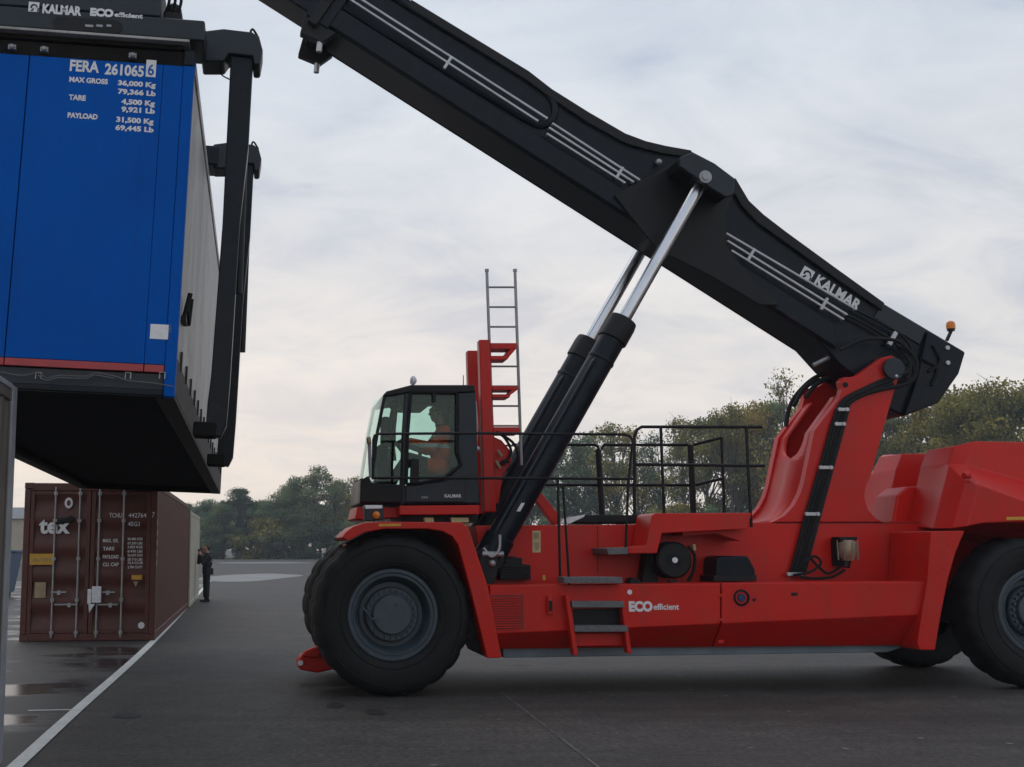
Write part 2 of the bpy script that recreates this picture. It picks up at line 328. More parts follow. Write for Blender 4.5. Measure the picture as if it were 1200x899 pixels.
MB().pp([(1046,613),(1052,580),(1064,570),(1330,568),(1330,690),(1100,690),(1092,613)], 1.29, 1.86).build('engine_hood', M['red'], RS, bevel=.03)
MB().tube([m(1136,557,-.01)+Vector((0,.12,0)), m(1136,557,.12)], .045, 14).build('lifting_lug', M['red'], RS, bevel=.01)
MB().pp([(1179.5,606),(1215,605.5),(1215,609),(1179.5,609.5)], -.008, -.004).build('reflector', M['yellow'], RS)

# ---- tower
TP = [(905,612),(920,604),(931,592),(938.5,578),(943,563),(955,504),(984,466.7),(987,456),(985,447),(989,442),(996,442),(1004.6,440),(1033.5,419),(1045,416.5),(1054,421.5),(1057,434),(1052,447),(1046.5,464),(1033.5,510),(1022,553.5),(1015,570),(1013,582),(1017,597),(1026,607),(1036,612)]
MB().pp(TP, .96, 1.10).build('tower_plate', M['red'], RS, bevel=.012, ang=15)
MB().pp(TP, .96, 1.10).xf(mirv).build('tower_plate', M['red'], RS, bevel=.012)
WP = [(911,611.6),(921,606.5),(930,597),(936.5,585),(941,571),(955.5,506),(986,463)]
wq = [m(x, y, .96) + Vector((.035,0,0)) for x, y in WP]; wpts = curve(wq[:5], 4)
for k in range(1, 15): wpts.append(wq[4].lerp(wq[5], k/14))
for k in range(1, 9): wpts.append(wq[5].lerp(wq[6], k/8))
n = len(wpts)
L0, L1 = 1.095, 2.055; mb = MB(); vs = []; i0 = 16 + 8
for i, p in enumerate(wpts):
    if i <= i0: a = b = CV
    else:
        d = (p - wpts[i0]).length; rr = .27; hw = math.sqrt(max(0, rr*rr - (rr-d)**2)) if d < rr else rr
        a, b = CV - hw, CV + hw
    vs += [Vector((p.x, L0, p.z)), Vector((p.x, a, p.z)), Vector((p.x, b, p.z)), Vector((p.x, L1, p.z))]
fs = []
for i in range(n - 1):
    fs += [(4*i, 4*i+1, 4*i+5, 4*i+4), (4*i+2, 4*i+3, 4*i+7, 4*i+6)]
wb = mb.add(vs, fs).build('tower_web', M['red'], RS); so = wb.modifiers.new('t', 'SOLIDIFY'); so.thickness = .03; so.offset = 0
MB().pp([(1040,468),(1030,505),(1018,553),(1010,572),(1008,584),(1014,606),(1004,606),(999,575),(1012,540),(1024,500),(1032,468)], 1.10, 2.05).build('tower_back_plate', M['red'], RS)
pv = m(1047.5, 432, .9)
MB().tube([pv, Vector((pv.x, 2.27, pv.z))], .115, 24).tube([pv-Vector((0,.02,0)), pv+Vector((0,.04,0))], .145, 24).build('pivot_pin', M['char2'], RS, bevel=.01)
MB().tube([m(990.5,451,.945), m(990.5,451,.962)], .035, 14).build('lug_eye', M['black'], RS)

# ---- boom
BE0, BE1 = m(956,396,1.2), m(364,19,1.2); be = (BE1 - BE0).normalized(); bn = Vector((-be.z, 0, be.x)); bn = -bn if bn.z < 0 else bn
VB0, VB1 = 1.2, 1.95
BP = [(364,19),(406,-46),(482,0),(560,47.5),(620,84),(646.7,104),(690,132),(733,157),(757,166),(780,171.5),(811,177),(838,191),(862,209),(878,236),(895,252),(921,272),(980,315),(1037,356),(1132,412.5),(1124,438),(1100,472.5),(1059.5,488),(1043,480),(1010,448),(985,428),(956,396)]
BOOM = MB().pp(BP, VB0, VB1).build('boom', M['char'], RS, bevel=.03, seg=3)
# proud lower strake on both sides
def along(s, h, v): p = BE0 + be * s + bn * h; return Vector((p.x, v, p.z))
LBOOM = (BE1 - BE0).length
for v0, v1 in ((1.135, 1.199), (1.951, 2.015)):
    MB().ext([along(-.3,.0,v0), along(LBOOM-.02,.0,v0), along(LBOOM-.02,.30,v0), along(-.1,.30,v0)], (0, v1-v0, 0)).build('boom_strake', M['char'], BOOM, bevel=.045, seg=3)
# top flange with rounded end (frame round the pipe channel)
pth = curve(chain([(408,-38),(482,10),(560,57),(615,90),(634,102),(646,116),(650,130),(645,143),(634,147),(618,141),(560,106),(500,69),(440,32),(400,7)], 1.19), 5)
MB().tube(pth, .05, 8).build('channel_frame', M['char'], BOOM)
MB().pp([(482,-1),(560,46.5),(620,83),(647,104),(690,131),(733,156),(757,165),(780,170.5),(811,176),(809,184),(778,180),(755,174.5),(731,167),(688,143),(643,113),(616,93),(556,56),(478,8)], 1.14, 1.198).build('top_flange', M['black'], BOOM, bevel=.012)
MB().pp([(862,208),(878,235),(895,251),(921,271),(980,314),(1037,355),(1034,364),(976,324),(916,281),(888,261),(870,242),(860,225)], 1.14, 1.198).build('top_flange', M['black'], BOOM, bevel=.012)
# gusset round the cylinder head
MB().pp([(720,229),(791,190),(800,183),(812,178.5),(838,192),(862,210),(858,232),(851,250),(851,286),(872,316),(913,358),(890,357),(830,322),(770,292)], 1.085, 1.134).build('gusset_plate', M['black'], BOOM, bevel=.012)
MB().pp([(797,184),(812,179),(838,193),(862,211),(859,226),(838,214),(812,198),(799,194)], .56, 1.08).build('cylinder_bracket', M['black'], BOOM, bevel=.015)
MB().pp([(797,184),(812,178.5),(862,211),(860,228),(851,231),(836,222),(797,195)], .47, .555).build('bracket_cheek', M['char2'], BOOM, bevel=.015)
pc = m(827,207,.46); MB().tube([pc, pc+Vector((0,.03,0))], .085, 20).tube([pc-Vector((0,.015,0)), pc], .05, 16).build('bracket_pin', M['steel'], BOOM, bevel=.006)
MB().ball(m(772,190,1.12), .045).build('sheave', M['steel'], BOOM)
# tail box
MB().pp([(1088,387),(1131.5,413),(1124,438),(1100,472),(1060,487.5),(1076,440)], 1.12, 1.199).build('tail_box', M['char'], BOOM, bevel=.02)
MB().pp([(1034,356),(1086,387),(1078,404),(1024,372)], 1.17, 1.199).build('access_plate', M['char2'], BOOM, bevel=.01)
for p in ((1111,407.5),(1111.5,425)):
    c = m(*p, 1.09); MB().tube([c, c+Vector((0,.04,0))], .032, 10).build('bolt', M['pipe'], BOOM, bevel=.005)
for pts in ([(1094,405),(1102,424),(1088,436)], [(1080,420),(1098,432),(1092,452)]):
    MB().tube(curve(chain(pts, 1.1)), .02, 6).build('hose', M['rubber'], BOOM)
# hydraulic pipes
for a, b in (((424.5,0),(641,138.5)),((411.5,0),(630,141.5)),((648,145),(749,210.5)),((644,150),(742,213)),((641.5,157),(732,214)),((852,274),(1003,362.5)),((853,282.6),(992,368.5)),((858,294),(988,374))):
    q = m(*b, 1.10); p0 = m(*a, 1.10); lead = Vector((0,.06,0))
    if a[0] < 430: p0 = p0 + (p0 - q).normalized() * .6
    MB().tube([p0+lead, p0, q, q+lead], .0165, 8).build('hydraulic_pipe', M['pipe'], BOOM)
for a in ((526,71.5),(727.5,200.5),(882,296),(967.5,354)):
    c = m(*a, 1.09); d = bn
    MB().ext([c - d*.12 - be*.02, c - d*.12 + be*.02, c + d*.07 + be*.02, c + d*.07 - be*.02], (0,.05,0)).build('pipe_clamp', M['pipe'], BOOM, bevel=.006)
for pts in ([(1002,363),(1020,372),(1040,383),(1054,391),(1066,404),(1070,420)], [(992,369),(1012,379),(1034,392),(1048,400),(1058,415)]):
    MB().tube(curve(chain(pts, 1.12)), .02, 8).build('hose', M['rubber'], BOOM)
c = m(1048,394,1.10); MB().ext([c+be*.03-bn*.14, c-be*.03-bn*.14, c-be*.03+bn*.07, c+be*.03+bn*.07], (0,.05,0)).build('pipe_clamp', M['pipe'], BOOM, bevel=.006)
# boom head collar and extension
def band(s0, s1, g, v0, v1, name, mat, par, hh=None):
    h1 = hh
    return MB().ext([along(s0,-g,v0), along(s1,-g,v0), along(s1,h1+g,v0), along(s0,h1+g,v0)], (0, v1-v0, 0)).build(name, mat, par, bevel=.02)
HB = (m(406,-46,1.2) - BE1).dot(bn)
band(LBOOM-.30, LBOOM+.06, .05, 1.12, 2.03, 'boom_collar', M['char'], BOOM, HB)
band(LBOOM-.16, LBOOM-.02, .13, 1.06, 2.09, 'boom_collar', M['black'], BOOM, HB)
for v0 in (1.15, 1.85):
    MB().ext([along(LBOOM-.34,-.24,v0), along(LBOOM-.02,-.30,v0), along(LBOOM+.06,-.05,v0), along(LBOOM-.42,-.02,v0)], (0,.14,0)).build('wear_pad_bracket', M['black'], BOOM, bevel=.015)
    MB().tube([along(LBOOM-.30,-.24,v0+.05), along(LBOOM-.36,-.36,v0+.05)], .04, 8).build('grease_fitting', M['pipe'], BOOM)
LX = 3.95
EXT = MB().ext([along(LBOOM-.5,.06,1.27), along(LBOOM+LX,.06,1.27), along(LBOOM+LX,HB-.06,1.27), along(LBOOM-.5,HB-.06,1.27)], (0,.61,0)).build('boom_extension', M['char'], RS, bevel=.025)
# lettering on the boom: emblem + name
def emblem(parent, O, rt, up, s, nrm, mat_w, mat_d):
    rt = Vector(rt).normalized(); up = Vector(up).normalized(); O = Vector(O); nrm = Vector(nrm)
    P = lambda x, y, k: O + rt*(x*s) + up*(y*s) + nrm*k
    ob = MB().ext([P(0,0,0), P(1,0,0), P(1,1,0), P(0,1,0)], nrm*.002).build('emblem', mat_w, parent, smooth=False)
    q = MB()
    ring = []
    for i in range(15):
        w = R(205 - i*15); ring.append((.52+.34*math.cos(w), .46+.34*math.sin(w)))
    inn = [(.55+.20*(x-.52)/.34, .44+.20*(y-.46)/.34) for x, y in ring]
    for i in range(14):
        q.ext([P(*ring[i],.0022), P(*ring[i+1],.0022), P(*inn[i+1],.0022), P(*inn[i],.0022)], nrm*.001)
    q.ext([P(.86,.0,.0022), P(.98,.0,.0022), P(.98,.42,.0022), P(.86,.42,.0022)], nrm*.001)
    q.ext([P(.18,.05,.0022), P(.42,.05,.0022), P(.55,.3,.0022), P(.45,.36,.0022)], nrm*.001)
    q.build('emblem_swirl', mat_d, parent, smooth=False)
bd = -be
ko = m(953.5,332.2,1.196); ke = m(1005,364.9,1.196); kd = (ke - ko); kd.y = 0
text_mesh('KALMAR', ko, kd, Vector((-kd.z,0,kd.x)), kd.length, .155, M['white'], BOOM, bold=.04)
eo = m(936.5,323,1.196); eu = kd.normalized(); emblem(BOOM, eo, eu, Vector((-eu.z,0,eu.x)), .165, (0,-1,0), M['white'], M['char'])
# beacon
bp = m(1109.5,399,1.5); bq = m(1114.5,388,1.5); BC = MB().tube([bp, bq], .025, 8).tube([bq, bq+Vector((0,0,.03))], .05, 14).build('beacon', M['black'], BOOM)
MB().lathe([(.06,0),(.062,.05),(.052,.09),(.025,.11),(0,.112)], bq+Vector((0,0,.03)), (0,0,1), 16).build('beacon_lens', M['amber'], RS)

# ---- lift cylinders
ca, cb = m(572.5,654,.72), m(826,207,.72); cd = (cb - ca).normalized(); LC = (cb - ca).length
def cyl_parts(dv):
    o = lambda s, w=0: ca + cd*s + Vector((0, dv, 0))
    sE = (m(728,375,.72) - ca).dot(cd)
    body = MB().tube([o(.12), o(sE)], .166, 28).build('lift_cylinder', M['char'], RS, bevel=.012)
    MB().tube([o(sE-.30), o(sE-.06), o(sE+.02)], [.19,.19,.178], 28).tube([o(sE-.62), o(sE-.57)], .176, 28).build('gland_collar', M['black'], body, bevel=.012)
    MB().tube([o(sE), o(LC)], .084, 24).build('piston_rod', M['chrome'], body)
    MB().tube([o(LC)-Vector((0,.13,0)), o(LC)+Vector((0,.2,0))], .14, 20).build('rod_eye', M['black'], body, bevel=.01)
    MB().tube([o(0)-Vector((0,.16,0)), o(0)+Vector((0,.16,0))], .17, 20).tube([o(0), o(.3)], .19, 20).build('cylinder_foot', M['char'], body, bevel=.01)
    sd = Vector((-cd.z,0,cd.x)); sd = sd if sd.x < 0 else -sd
    off = sd*.11 + Vector((0,-.155,0))
    MB().tube(curve([o(.25)+off*.8, o(.4)+off, o(1.2)+off, o(2.3)+off, o(sE-.75)+off, o(sE-.65)+off*.8]), .022, 8).build('cylinder_pipe', M['char2'], body)
    return body
CY = cyl_parts(0.0); cyl_parts(1.55)
MB().tube(curve([ca+Vector((-.10,-.2,.12)), ca+Vector((-.02,-.25,.02)), ca+Vector((.08,-.25,.10)), ca+Vector((.1,-.22,.28))]), .02, 8).tube([ca+Vector((-.12,-.22,.05)), ca+Vector((.14,-.22,.05))], .032, 10).ball(ca+Vector((0,-.22,-.06)), .045).build('cylinder_fitting', M['steel'], CY)
MB().pp([(561,650),(585,650),(583,672),(577,690),(570,690),(563,668)], .50, .94).build('cylinder_mount', M['black'], RS, bevel=.015)
q = ca + cd*.72 + Vector((.0,-.169,0)); MB().ext([q-cd*.06+Vector((-.015,0,0)), q-cd*.06+Vector((.03,0,.0)), q+cd*.06+Vector((.03,0,0)), q+cd*.06+Vector((-.015,0,0))], (0,-.004,0)).build('sticker', M['white'], CY)

# ---- cab
C0, C1 = .85, 2.3
CAB = MB().pp([(421.5,590.5),(422.5,563),(432,558),(436,567),(473,569),(492,567.5),(520,564),(546,556),(560.5,556),(562,590.5)], C0, C1).build('cab', M['char2'], RS, bevel=.02)
MB().pp([(422,589),(422.8,562.5),(432,557.5),(436,566),(471,568),(471,589)], C0-.03, C0-.002).build('cab_front_panel', M['black'], CAB, bevel=.012)
MB().pp([(448.5,463.5),(453,458.5),(475,452.8),(482,451),(556,451),(557.5,459.5),(536,460.5),(482,459.5),(476,461),(452,465)], C0-.03, C1+.03).build('cab_roof', M['black'], CAB, bevel=.02)
for v0, v1 in ((C0, C0+.07), (C1-.07, C1)):
    f = lambda pts: MB().pp(pts, C0, C0+.07).xf(lambda p, d=v0-C0: p + Vector((0, d, 0)))
    f([(449.5,463),(453,463),(444,508),(436.5,559),(432.5,559),(440.5,508)]).build('windscreen_post', M['black'], CAB)
    f([(474.5,458),(482.5,458),(477,510),(475,569),(468.5,569),(471,510)]).build('door_post', M['char2'], CAB, bevel=.008)
    f([(536,459),(557.5,459),(560.5,557),(546,558),(516,566),(530,556),(540,546),(535.5,530)]).build('rear_pillar', M['char2'], CAB, bevel=.01)
rp = MB(); a = m(557,459,C0); b = m(560.5,557,C0)
rp.box((a.x-.09,C0+.07,b.z),(b.x-.02,C0+.25,a.z)).build('rear_wall', M['char2'], CAB)
MB().box((a.x-.09,C1-.25,b.z),(b.x-.02,C1-.07,a.z)).build('rear_wall', M['char2'], CAB)
dr = [(481.5,459.5),(536,460.5),(535.5,530),(540.5,545),(520,561),(492,566),(476,568),(477.5,510)]
D = MB().pp([(475.5,569.5),(492,568.5),(520,565),(545,557.5),(546,588.5),(475.5,588.5)], C0-.03, C0-.003).build('door', M['char2'], CAB, bevel=.012)
fr = MB()
for a_, b_ in zip(dr, dr[1:] + dr[:1]): fr.tube([m(*a_, C0-.01), m(*b_, C0-.01)], .022, 6)
fr.build('door_frame', M['black'], CAB)
MB().pp(dr, C0+.03, C0+.038).build('door_window', M['glass'], CAB, smooth=False)
MB().pp([(507,461),(511,461),(510.5,471),(507.5,471)], C0-.035, C0-.01).build('wiper_motor', M['black'], CAB)
fw_ = [(453,463.5),(474.5,459),(471,510),(468.5,568),(437,566),(444.5,508)]
MB().pp(fw_, C0+.03, C0+.038).build('side_window', M['glass'], CAB, smooth=False)
MB().pp(fw_, C0+.03, C0+.038).xf(lambda p: Vector((p.x, C0+C1-p.y, p.z))).build('side_window', M['glass'], CAB, smooth=False)
MB().pp(dr, C0+.03, C0+.038).xf(lambda p: Vector((p.x, C0+C1-p.y, p.z))).build('door_window', M['glass'], CAB, smooth=False)
ws = chain([(450,463.5),(440.8,508),(433,558)], C0); vs = []
for p in ws: vs += [Vector((p.x-.01, C0+.02, p.z)), Vector((p.x-.07, (C0+C1)/2, p.z)), Vector((p.x-.01, C1-.02, p.z))]
MB().add(vs, [(0,1,4,3),(1,2,5,4),(3,4,7,6),(4,5,8,7)]).build('windscreen', M['glass'], CAB)
# door mirror-arm handle block, handle
MB().pp([(481.5,537),(491.5,538),(491,566.5),(480.5,566.5)], C0-.085, C0-.035).build('door_handle', M['black'], CAB, bevel=.012)
o = m(521,583,C0-.033); text_mesh('KALMAR', o, (1,0,0), (0,0,1), .21, .042, M['white'], CAB, bold=.02)
o = m(494,584,C0-.033); text_mesh('DRG', o, (1,0,0), (0,0,1), .08, .025, M['steel'], CAB, bold=.02)
# roof lamp, aerial
rl = m(481,446,1.3); L_ = MB().tube([m(484,452,1.3), m(485,444,1.3)], .015, 6).lathe([(.02,.06),(.06,.03),(.065,0),(.0,-.004)], rl+Vector((.02,0,0)), (1,0,-.1), 16).build('roof_lamp', M['lens'], CAB)  # whole body in the pale lens colour, its bright reflection painted in
MB().lathe([(0,-.02),(.035,-.014),(.058,.0)], rl+Vector((.012,0,0)), (1,0,-.1), 16).build('lamp_lens', M['lens'], CAB)
MB().tube([m(543,452,1.6), m(543,440,1.6)], .006, 5).build('aerial', M['black'], CAB)
# interior
fl = m(436,566,C0).z
s0 = m(503,548,1.5); MB().box((s0.x-.20,1.32,fl+.03),(s0.x+.34,1.85,fl+.14)).box((s0.x+.27,1.34,fl+.10),(s0.x+.42,1.82,fl+.76)).box((s0.x+.29,1.45,fl+.77),(s0.x+.4,1.7,fl+.98)).box((s0.x-.05,1.4,fl-.02),(s0.x+.25,1.75,fl+.029)).build('seat', M['navy'], CAB, bevel=.04, seg=3)
u0 = m(452,540,1.5).x
MB().box((u0-.12,1.3,fl-.02),(u0+.02,1.9,fl+.52)).box((u0-.1,1.0,fl+.45),(u0+.0,1.25,fl+.85)).build('dashboard', M['black'], CAB, bevel=.03)
sw = MB(); cc = Vector((u0+.16,1.58,fl+.55)); ax = Vector((-.6,0,.8)).normalized(); a1 = ax.orthogonal().normalized(); b1 = ax.cross(a1)
sw.tube([cc + (a1*math.cos(w*R(15))+b1*math.sin(w*R(15)))*.19 for w in range(25)], .014, 6).tube([cc-ax*.0, cc-ax*.45], .03, 8).tube([cc-a1*.19, cc+a1*.19], .012, 6)
sw.build('steering_wheel', M['black'], CAB)
MB().box((u0+.05,1.0,fl+.9),(u0+.09,1.2,fl+1.2)).tube([(u0+.07,1.1,fl+.5),(u0+.07,1.1,fl+.9)], .02, 6).build('monitor', M['black'], CAB, bevel=.01)
MB().tube(curve([m(461,478,1.0), m(458,500,1.0), m(462,540,1.0)]), .03, 8).ball(m(461,474,1.0), .07, 8).build('cab_fan', M['black'], CAB)
MB().box((u0+.22,1.05,fl+1.02),(u0+.55,2.1,fl+1.10)).build('roof_console', M['black'], CAB, bevel=.02)
MB().box((s0.x-.1,1.9,fl-.02),(s0.x+.35,2.1,fl+.36)).box((s0.x-.08,1.95,fl+.36),(s0.x-.03,2.0,fl+.5)).build('side_console', M['black'], CAB, bevel=.02)
MB().tube([(s0.x-.22,1.17,fl+.0),(s0.x-.24,1.17,fl+.22)], .018, 6).ball((s0.x-.24,1.17,fl+.24), .03, 6).build('control_lever', M['black'], CAB)
# cab base
MB().pp([(468,592.6),(562,592),(562,603),(468,603.5)], .72, 2.45).build('cab_deck', M['red'], RS, bevel=.012)
MB().pp([(419,594),(433,593),(470,596),(470,606),(430,609),(416,608)], 1.0, 2.2).build('cab_support', M['red'], RS, bevel=.012)
MB().pp([(470,603),(560,603),(560,612),(470,612)], .95, 2.2).build('cab_subframe', M['black'], RS)
for a_, b_ in ((497,508),(528,549)):
    MB().pp([(a_,606.5),(b_,606.5),(b_+1,612.5),(a_+1,612.5)], .80, .93).build('mounting_pad', M['cream'], RS, bevel=.008)
# front indicator lamp
hl = MB().pp([(427,592.5),(450,592.5),(450,609),(428,611)], .18, .45).build('front_lamp', M['char2'], RS, bevel=.012)
MB().pp([(428,592),(448,592),(448,596),(428,596.5)], .172, .40).build('lamp_top', M['lens'], hl, bevel=.006)
c = m(441,603.5,.17); MB().lathe([(.045,.02),(.042,-.01),(.02,-.025),(0,-.027)], c, (0,1,0), 16).build('amber_lens', M['amber'], hl)
# mirror on the front rail
MB().tube(curve([m(434.5,560,.5), m(433.5,540,.5), m(433,518,.5)]), .022, 8).build('mirror_stay', M['post'], RS)
MB().pp([(429.5,512),(434.5,511),(435.5,520),(430.5,521)], .45, .52).build('mirror', M['brass'], RS, bevel=.02)

# ---- gantry posts behind cab, ladder
def post(dv): return MB().pp([(561.5,398),(574.5,398),(581.5,600),(567.5,600)], 1.2, 1.36).xf(lambda p: p + Vector((0, dv, 0)))
PO = post(0).build('gantry_post', M['red'], RS, bevel=.012); post(.86).build('gantry_post', M['red'], RS, bevel=.012)
bk = MB().pp([(575,402),(606,402),(605,409),(575,409)], 1.2, 1.5).pp([(575,417),(597,417),(594.5,421.5),(575,421.5)], 1.2, 1.5).pp([(604.8,409),(598,409),(591,417),(597,417)], 1.2, 1.5)
bk.build('ladder_bracket', M['red'], RS, bevel=.006)
bk = MB().pp([(576.5,452.2),(608,452.2),(606.5,457),(577,457)], 1.2, 1.5).pp([(577,462),(599,462),(597,466),(577.5,466)], 1.2, 1.5).pp([(606.3,457),(600,457),(594,462),(599.5,462)], 1.2, 1.5)
bk.build('ladder_bracket', M['red'], RS, bevel=.006)
MB().pp([(578,500.5),(609,500.5),(608,508.5),(578.5,508.5)], 1.2, 1.5).build('ladder_bracket', M['red'], RS, bevel=.006)
LAD = MB().tube(chain([(570.5,316.5),(578.5,545)], 1.34), .02, 8).tube(chain([(603.5,316.5),(611,545)], 1.34), .02, 8)
LAD.tube([m(570.5,315.5,1.34), m(570.6,318.5,1.34)], .028, 8).tube([m(603.5,315.5,1.34), m(603.6,318.5,1.34)], .028, 8)
LAD = LAD.build('ladder', M['steel'], RS)
for k in range(9):
    y = 336.7 + 23.2*k; s_ = (y - 316.5) / 228.5
    MB().tube([m(570.5+8*s_, y, 1.34), m(603.5+7.5*s_, y, 1.34)], .013, 6).build('rung', M['steel'], LAD)
MB().pp([(577,511),(588,516),(598,528),(600,540),(590,556),(584,590),(578,590)], 1.25, 1.6).build('post_bracket', M['red'], RS, bevel=.012)
for pts in ([(582,506),(592,514),(599,530),(590,545)], [(586,508),(602,520),(606,536),(594,552)], [(583,548),(590,540),(597,542)]):
    MB().tube(curve(chain(pts, 1.18)), .018, 6).build('hose', M['rubber'], RS)
MB().tube(chain([(581,540),(586,549)], 1.15), .02, 6).tube(chain([(583,528),(588,535)], 1.15), .02, 6).build('hose_fitting', M['brass'], RS)
MB().pp([(622,578),(629,571),(657,605),(657,615),(649,615)], 1.45, 1.6).build('brace', M['red'], RS, bevel=.01)
MB().pp([(555,555),(560,555),(563,592),(557,592)], 1.0, 1.15).build('cab_rear_trim', M['black'], RS)
MB().tube(curve(chain([(557,470),(559,500),(558,522),(560,528)], 1.05)), .015, 6).ball(m(559.5,526,1.05), .035, 8).build('cab_rear_cable', M['pipe'], RS)

# ---- railings
def rail(name, chains_, v, r=.0165):
    q = MB()
    for pts in chains_: q.tube(chain(pts, v), r, 8)
    return q.build(name, M['black'], RS)
rail('railing', [[(437,562),(437.5,516),(439,510.5),(444,508.5),(560,507.8),(668,508.8),(731,509.2),(738,511),(741.5,516),(736,570),(733,650)], [(437,560),(560,560.5),(742,561.2)], [(472,508.5),(471,592)], [(653.8,562),(656.5,681)]], .35)
rail('handrail', [[(656,571),(658,568.5),(660,571),(665,650),(670.8,742)]], .12, .016)
rail('railing', [[(743.5,604),(743.5,512),(746,504),(752,500.3),(893,500.6)], [(743.5,544.3),(896,546)], [(774.3,500.5),(776,545),(779,619)], [(874.6,500.5),(876.5,545),(880.5,618)]], .48, .020)
rail('railing', [[(600,521.4),(697,521.4),(701,524),(702,530),(704.5,604)], [(704.5,526),(708,521.5),(806,521.5)], [(600,568.2),(814,568.6)], [(809,521.5),(812.5,604)], [(812,521.5),(845,513)], [(814,568.6),(846,561)], [(845.3,512.5),(849,604)]], 2.75, .022)
for a_, b_ in (((701,527),(705.5,604)), ((809,522),(812.7,604))):
    MB().tube(chain([a_, b_], 2.7), .045, 10).build('railing_post', M['black'], RS)
MB().pp([(660,612.5),(686,603.5),(756,603.5),(756,613)], 1.1, 2.0).build('deck_cover', M['black'], RS, bevel=.01)
MB().pp([(655,613.5),(662,608),(686,603),(684,606),(668,613.5)], 1.06, 1.09).build('deck_trim', M['lens'], RS)

# ---- platform, steps
MB().pp([(768,601.5),(881,601),(877,617),(874.5,620),(776,625),(770,648.5),(736,649),(736,641),(757,640),(764,604)], .38, .97).build('platform', M['red'], RS, bevel=.012)
MB().pp([(872,619),(868,634),(840,625),(800,628),(800,624),(872,619)], .60, .97).build('platform_bracket', M['red'], RS)
MB().pp([(711,642.5),(736,641.5),(736,649.5),(713,650)], .30, .97).build('tread', M['tread'], RS, bevel=.006)
for y, a_, b_ in ((680.2,660.5,729), (708.5,670,731), (737,673,735.5)):
    MB().pp([(a_,y-3.8),(b_,y-3.8),(b_+1,y+3.6),(a_+.5,y+3.6)], -.06, .26).build('tread', M['tread'], RS, bevel=.006)
MB().pp([(671,714),(729,713),(731,733),(673,734)], .094, .098).build('step_backing', M['black'], RS)  # flat black sheet paints the shade of the opening behind the treads
MB().pp([(674,743),(735,742),(736,756),(675,757)], .094, .098).build('step_backing', M['red'], RS)
for pts in ([(662.5,698),(667,698),(678,768),(672.5,768)], [(728,704),(732,704),(740.5,766),(735.5,766)]):
    MB().pp(pts, -.05, .092).build('step_stringer', M['red'], RS, bevel=.008)
# ---- equipment on the side
q = MB().pp([(586,661),(592,661),(592,656),(600,652),(612,654),(612,661),(622,662),(622,679.5),(586,679.5)], .80, .975)
for k in range(5): q.pp([(588,664+3*k),(620,664+3*k),(620,665.3+3*k),(588,665.3+3*k)], .785, .80)
q.build('intake_box', M['black'], RS, bevel=.01)
lb = MB().pp([(624,622),(633.5,622),(633.5,647.5),(624,647.5)], .972, .978).build('warning_label', M['cream'], RS, smooth=False)
MB().pp([(625.5,624.5),(632,624.5),(632,632),(625.5,632)], .968, .9715).pp([(625.5,635.5),(632,635.5),(630.5,645),(627,645)], .968, .9715).build('label_symbol', M['brass'], lb, smooth=False)
MB().pp([(636,674),(639,674),(639.5,680),(636,680)], .972, .978).build('small_label', M['yellow'], RS, smooth=False)
q = MB()
for k in range(13):
    y = 700 + 2.9*k; q.pp([(574 + .25*k,y),(611.5,y-.4),(611.5,y+1.3),(574.3+.25*k,y+1.7)], .075, .099)
GR = q.build('vent_grille', M['red'], RS)
MB().pp([(573,697.5),(613,697),(613.5,736.5),(582,738)], .0955, .0995).build('vent_back', paint('shaded_red_back', (.16,.012,.012), (.13,.01,.01), rough=.6), GR)  # darkened red plate, shade between the slats put into the colour
q = MB(); c = m(644.5,708,.05); q.box((c.x-.03,.03,c.z-.12),(c.x+.03,.095,c.z+.10)); q.build('door_latch', M['red'], RS, bevel=.01)
MB().box((c.x-.02,.022,c.z-.08),(c.x+.02,.029,c.z+.04)).build('latch_handle', M['black'], RS, bevel=.004)
# hose drum
dc = m(790.5,656.5,.50)
HD = MB().lathe([(.0,.0),(.20,.0),(.225,.02),(.228,.07),(.20,.085),(.20,.20),(.228,.215),(.228,.26),(0,.27)], dc, (0,1,0), 40).build('hose_drum', M['black'], RS, ang=30)
MB().tube([dc-Vector((0,.02,0)), dc+Vector((0,.01,0))], .035, 16).build('drum_hub', M['lens'], HD)
MB().tube([dc-Vector((0,.005,0)), dc+Vector((0,.01,0))], .10, 24).build('drum_disc', M['char'], HD)
MB().pp([(784,680),(794,680),(794,690),(790,697),(786,697)], .52, .60).pp([(758,648),(768,640),(772,685),(752,685)], .75, .98).build('drum_bracket', M['black'], RS, bevel=.01)
MB().pp([(812,638),(815,638),(816,645),(813,645)], .70, .75).build('small_label', M['cream'], RS)
MB().tube(curve(chain([(806,640),(814,652),(812,670),(806,681)], .7)), .02, 6).build('hose', M['rubber'], RS)
MB().tube([m(744,684,.3)-Vector((0,.02,0)), m(744,684,.3)+Vector((0,.2,0))], .07, 14).build('drain_cap', M['black'], RS)
MB().pp([(839,655),(843,651.5),(877,651.5),(885.5,668),(885.5,679),(838,680)], .55, .975).build('battery_box', M['char'], RS, bevel=.03, seg=3)
MB().pp([(836,675),(887,674),(887,681),(836,682)], .52, .975).build('battery_tray', M['black'], RS, bevel=.008)
fp = m(869,700.5,.10); FP = MB().lathe([(.10,.0),(.095,-.02),(.08,-.022),(.07,.004),(0,.005)], fp, (0,1,0), 28).build('filler_port', M['black'], RS)
MB().lathe([(.05,.0),(.045,-.018),(0,-.02)], fp, (0,1,0), 20).build('filler_cap', M['dblue'], FP)
MB().pp([(928,694.5),(935,694.5),(935,698),(928,698)], .085, .1).build('small_handle', M['black'], RS, bevel=.004)
